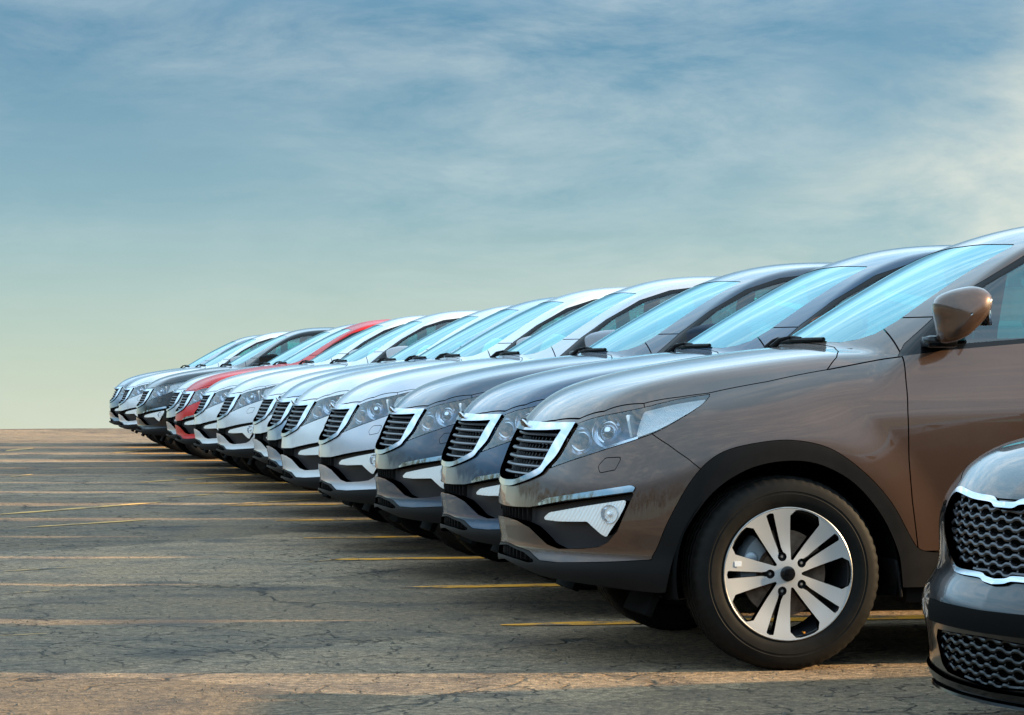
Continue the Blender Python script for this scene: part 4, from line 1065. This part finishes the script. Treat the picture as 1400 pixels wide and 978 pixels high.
# small white sticker on one spoke of the brown car's front wheel
fw = [c for c in proto.children if c.name.split('.')[0] == 'wheel' and c.location.x < .5 and c.location.y < 0][0]
st = MB().box((0, 0, 0), (.026, .0012, .019), .0003, 1).build('sticker', M['white'], fw, loc=(-.190, -.1090, .039))
sed = make_sedan(); sed.location = (-.115, -3.2, 0); sed.rotation_euler = (0, 0, R(10))
tag(sed, 'glossy black saloon car with mesh grille in the near right corner', 'car')
# ---------------------------------------------------------------- stall lines, and sun streaks painted on the asphalt
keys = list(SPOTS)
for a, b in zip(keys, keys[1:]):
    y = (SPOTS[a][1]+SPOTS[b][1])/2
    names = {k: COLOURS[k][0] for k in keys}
    strip('stall_line', -.78+random.uniform(-.1, .1), y-.03, 4.3, y+.06, .17, YEL, 'yellow stall line painted sunlit between the cars, %s' % dict(zip(keys, ('behind the brown car', 'behind the slate car', 'behind the graphite car', 'behind the silver car', 'behind the first white car', 'behind the pale blue-silver car', 'behind the second white car', 'behind the third white car', 'before the red car', 'behind the red car', 'before the black car', 'behind the black car', 'before the last car')))[a], 'yellow stall lines in the row')
SUN_STREAKS = [((-2.71, 11.17), (-1.34, 13.05), .12, 'long painted sun streak reaching in from the left edge at mid height'), ((-1.27, 13.89), (-.75, 14.55), .09, 'short painted sun streak continuing the long one on the left'),
        ((-2.57, 9.26), (-1.62, 10.18), .10, 'painted sun streak just below the long one on the left'), ((-2.77, 4.83), (-2.35, 5.10), .05, 'thin painted sun streak at the left edge, third from below'),
        ((-2.79, 3.22), (-2.54, 3.41), .04, 'thin painted sun streak at the left edge, second from below'), ((-2.81, 1.0), (-2.62, 1.06), .035, 'short painted sun streak at the left edge near the bottom'),
        ((-1.02, 5.28), (-.68, 5.6), .05, 'pale short painted sun streak on the open asphalt in front of the graphite car'), ((-.96, 12.43), (.07, 13.34), .09, 'pale painted sun streak in front of the white cars'),
        ((-2.41, 29.45), (-2.02, 30.98), .16, 'farthest painted sun streak at the left edge'), ((-2.5, 19.33), (-2.26, 19.95), .12, 'small painted sun streak at the left, nearer than the farthest one'),
        ((-1.03, 28.05), (.19, 30.97), .14, 'painted sun streak in front of the farthest cars'), ((-1.26, 17.45), (.5, 19.9), .11, 'painted sun streak in front of the red car')]
for a, b, w, lab in SUN_STREAKS: strip('painted_sun_streak', *a, *b, w, YEL2, lab, 'sun streaks painted on the open asphalt')  # flat coloured strips standing in for streaks of low sun on the ground
# ---------------------------------------------------------------- loose grit
def grit():
    mb = MB()
    for i in range(2600):
        d = 8.4+abs(random.gauss(0, 8)); x = random.uniform(-.21, .21)*d; p = CAM.to_2d().to_3d()+FWD*d+RGT*x; r = random.uniform(.0025, .0075)*(1.9 if random.random() < .06 else 1)
        q = [(p.x+r*random.uniform(.6, 1.3)*math.cos(a), p.y+r*random.uniform(.6, 1.3)*math.sin(a), .001) for a in np.arange(5)*1.2566]
        mb.put(q+[(p.x, p.y, r*random.uniform(.6, 1.1))], [(k, (k+1) % 5, 5) for k in range(5)])
    return mb.build('grit', pbr('grit_stone', (.13, .105, .08), .85, var=.6, vscale=9), smooth=False)
tag(grit(), 'small loose stones scattered over the asphalt', 'gravel', kind='stuff')
# ---------------------------------------------------------------- trees on the far side of the lot, behind the camera
def tree_belt():
    mb = MB(); rng = np.random.default_rng(3); Q = []
    for i in range(96):
        a = R(114+i*1.75+rng.uniform(-.6, .6)); r = 68+rng.uniform(-6, 8); x, y = r*math.cos(a), r*math.sin(a); hh = rng.uniform(5.5, 10.5); w = hh*rng.uniform(.24, .34)
        mb.tube([(x, y, -.2), (x+rng.uniform(-.2, .2), y, hh*.35), (x+rng.uniform(-.4, .4), y, hh*.75)], [.22, .14, .04], 6)
        for b in range(4):
            t = rng.uniform(0, 6.28); z0 = hh*rng.uniform(.3, .5); mb.tube([(x, y, z0), (x+math.cos(t)*w*.6, y+math.sin(t)*w*.6, z0+hh*.22)], [.07, .02], 5)
        lob = np.stack([rng.uniform(-.6, .6, 9)*w, rng.uniform(-.6, .6, 9)*w, hh*rng.uniform(.36, .88, 9), w*rng.uniform(.38, .68, 9)], 1)
        n = 1100; k = rng.integers(9, size=n); d = rng.normal(size=(n, 3)); d /= np.linalg.norm(d, axis=1)[:, None]
        c = np.array([x, y, 0])+lob[k, :3]+d*(lob[k, 3]*rng.uniform(.4, 1.08, n))[:, None]
        u = rng.normal(size=(n, 3)); u /= np.linalg.norm(u, axis=1)[:, None]; v = np.cross(u, rng.normal(size=(n, 3))); v /= np.linalg.norm(v, axis=1)[:, None]; s = rng.uniform(.08, .19, n)[:, None]
        Q.append(np.stack([c-u*s, c+v*s*.55, c+u*s, c-v*s*.55], 1).reshape(-1, 3))
    Q = np.concatenate(Q); V0 = np.array(mb.V); tr = [f for f in mb.F if len(f) == 4]
    F = np.concatenate([np.array(tr), np.arange(len(Q)).reshape(-1, 4)+len(V0)])
    return mesh_data('tree_belt', np.concatenate([V0, Q]), F, pbr('tree_foliage', (.045, .055, .022), .7, var=.4, vscale=1.2), smooth=False)
tag(add('tree_belt', tree_belt()), 'belt of trees along the edge of the lot, beside and behind the camera', 'trees', kind='stuff')
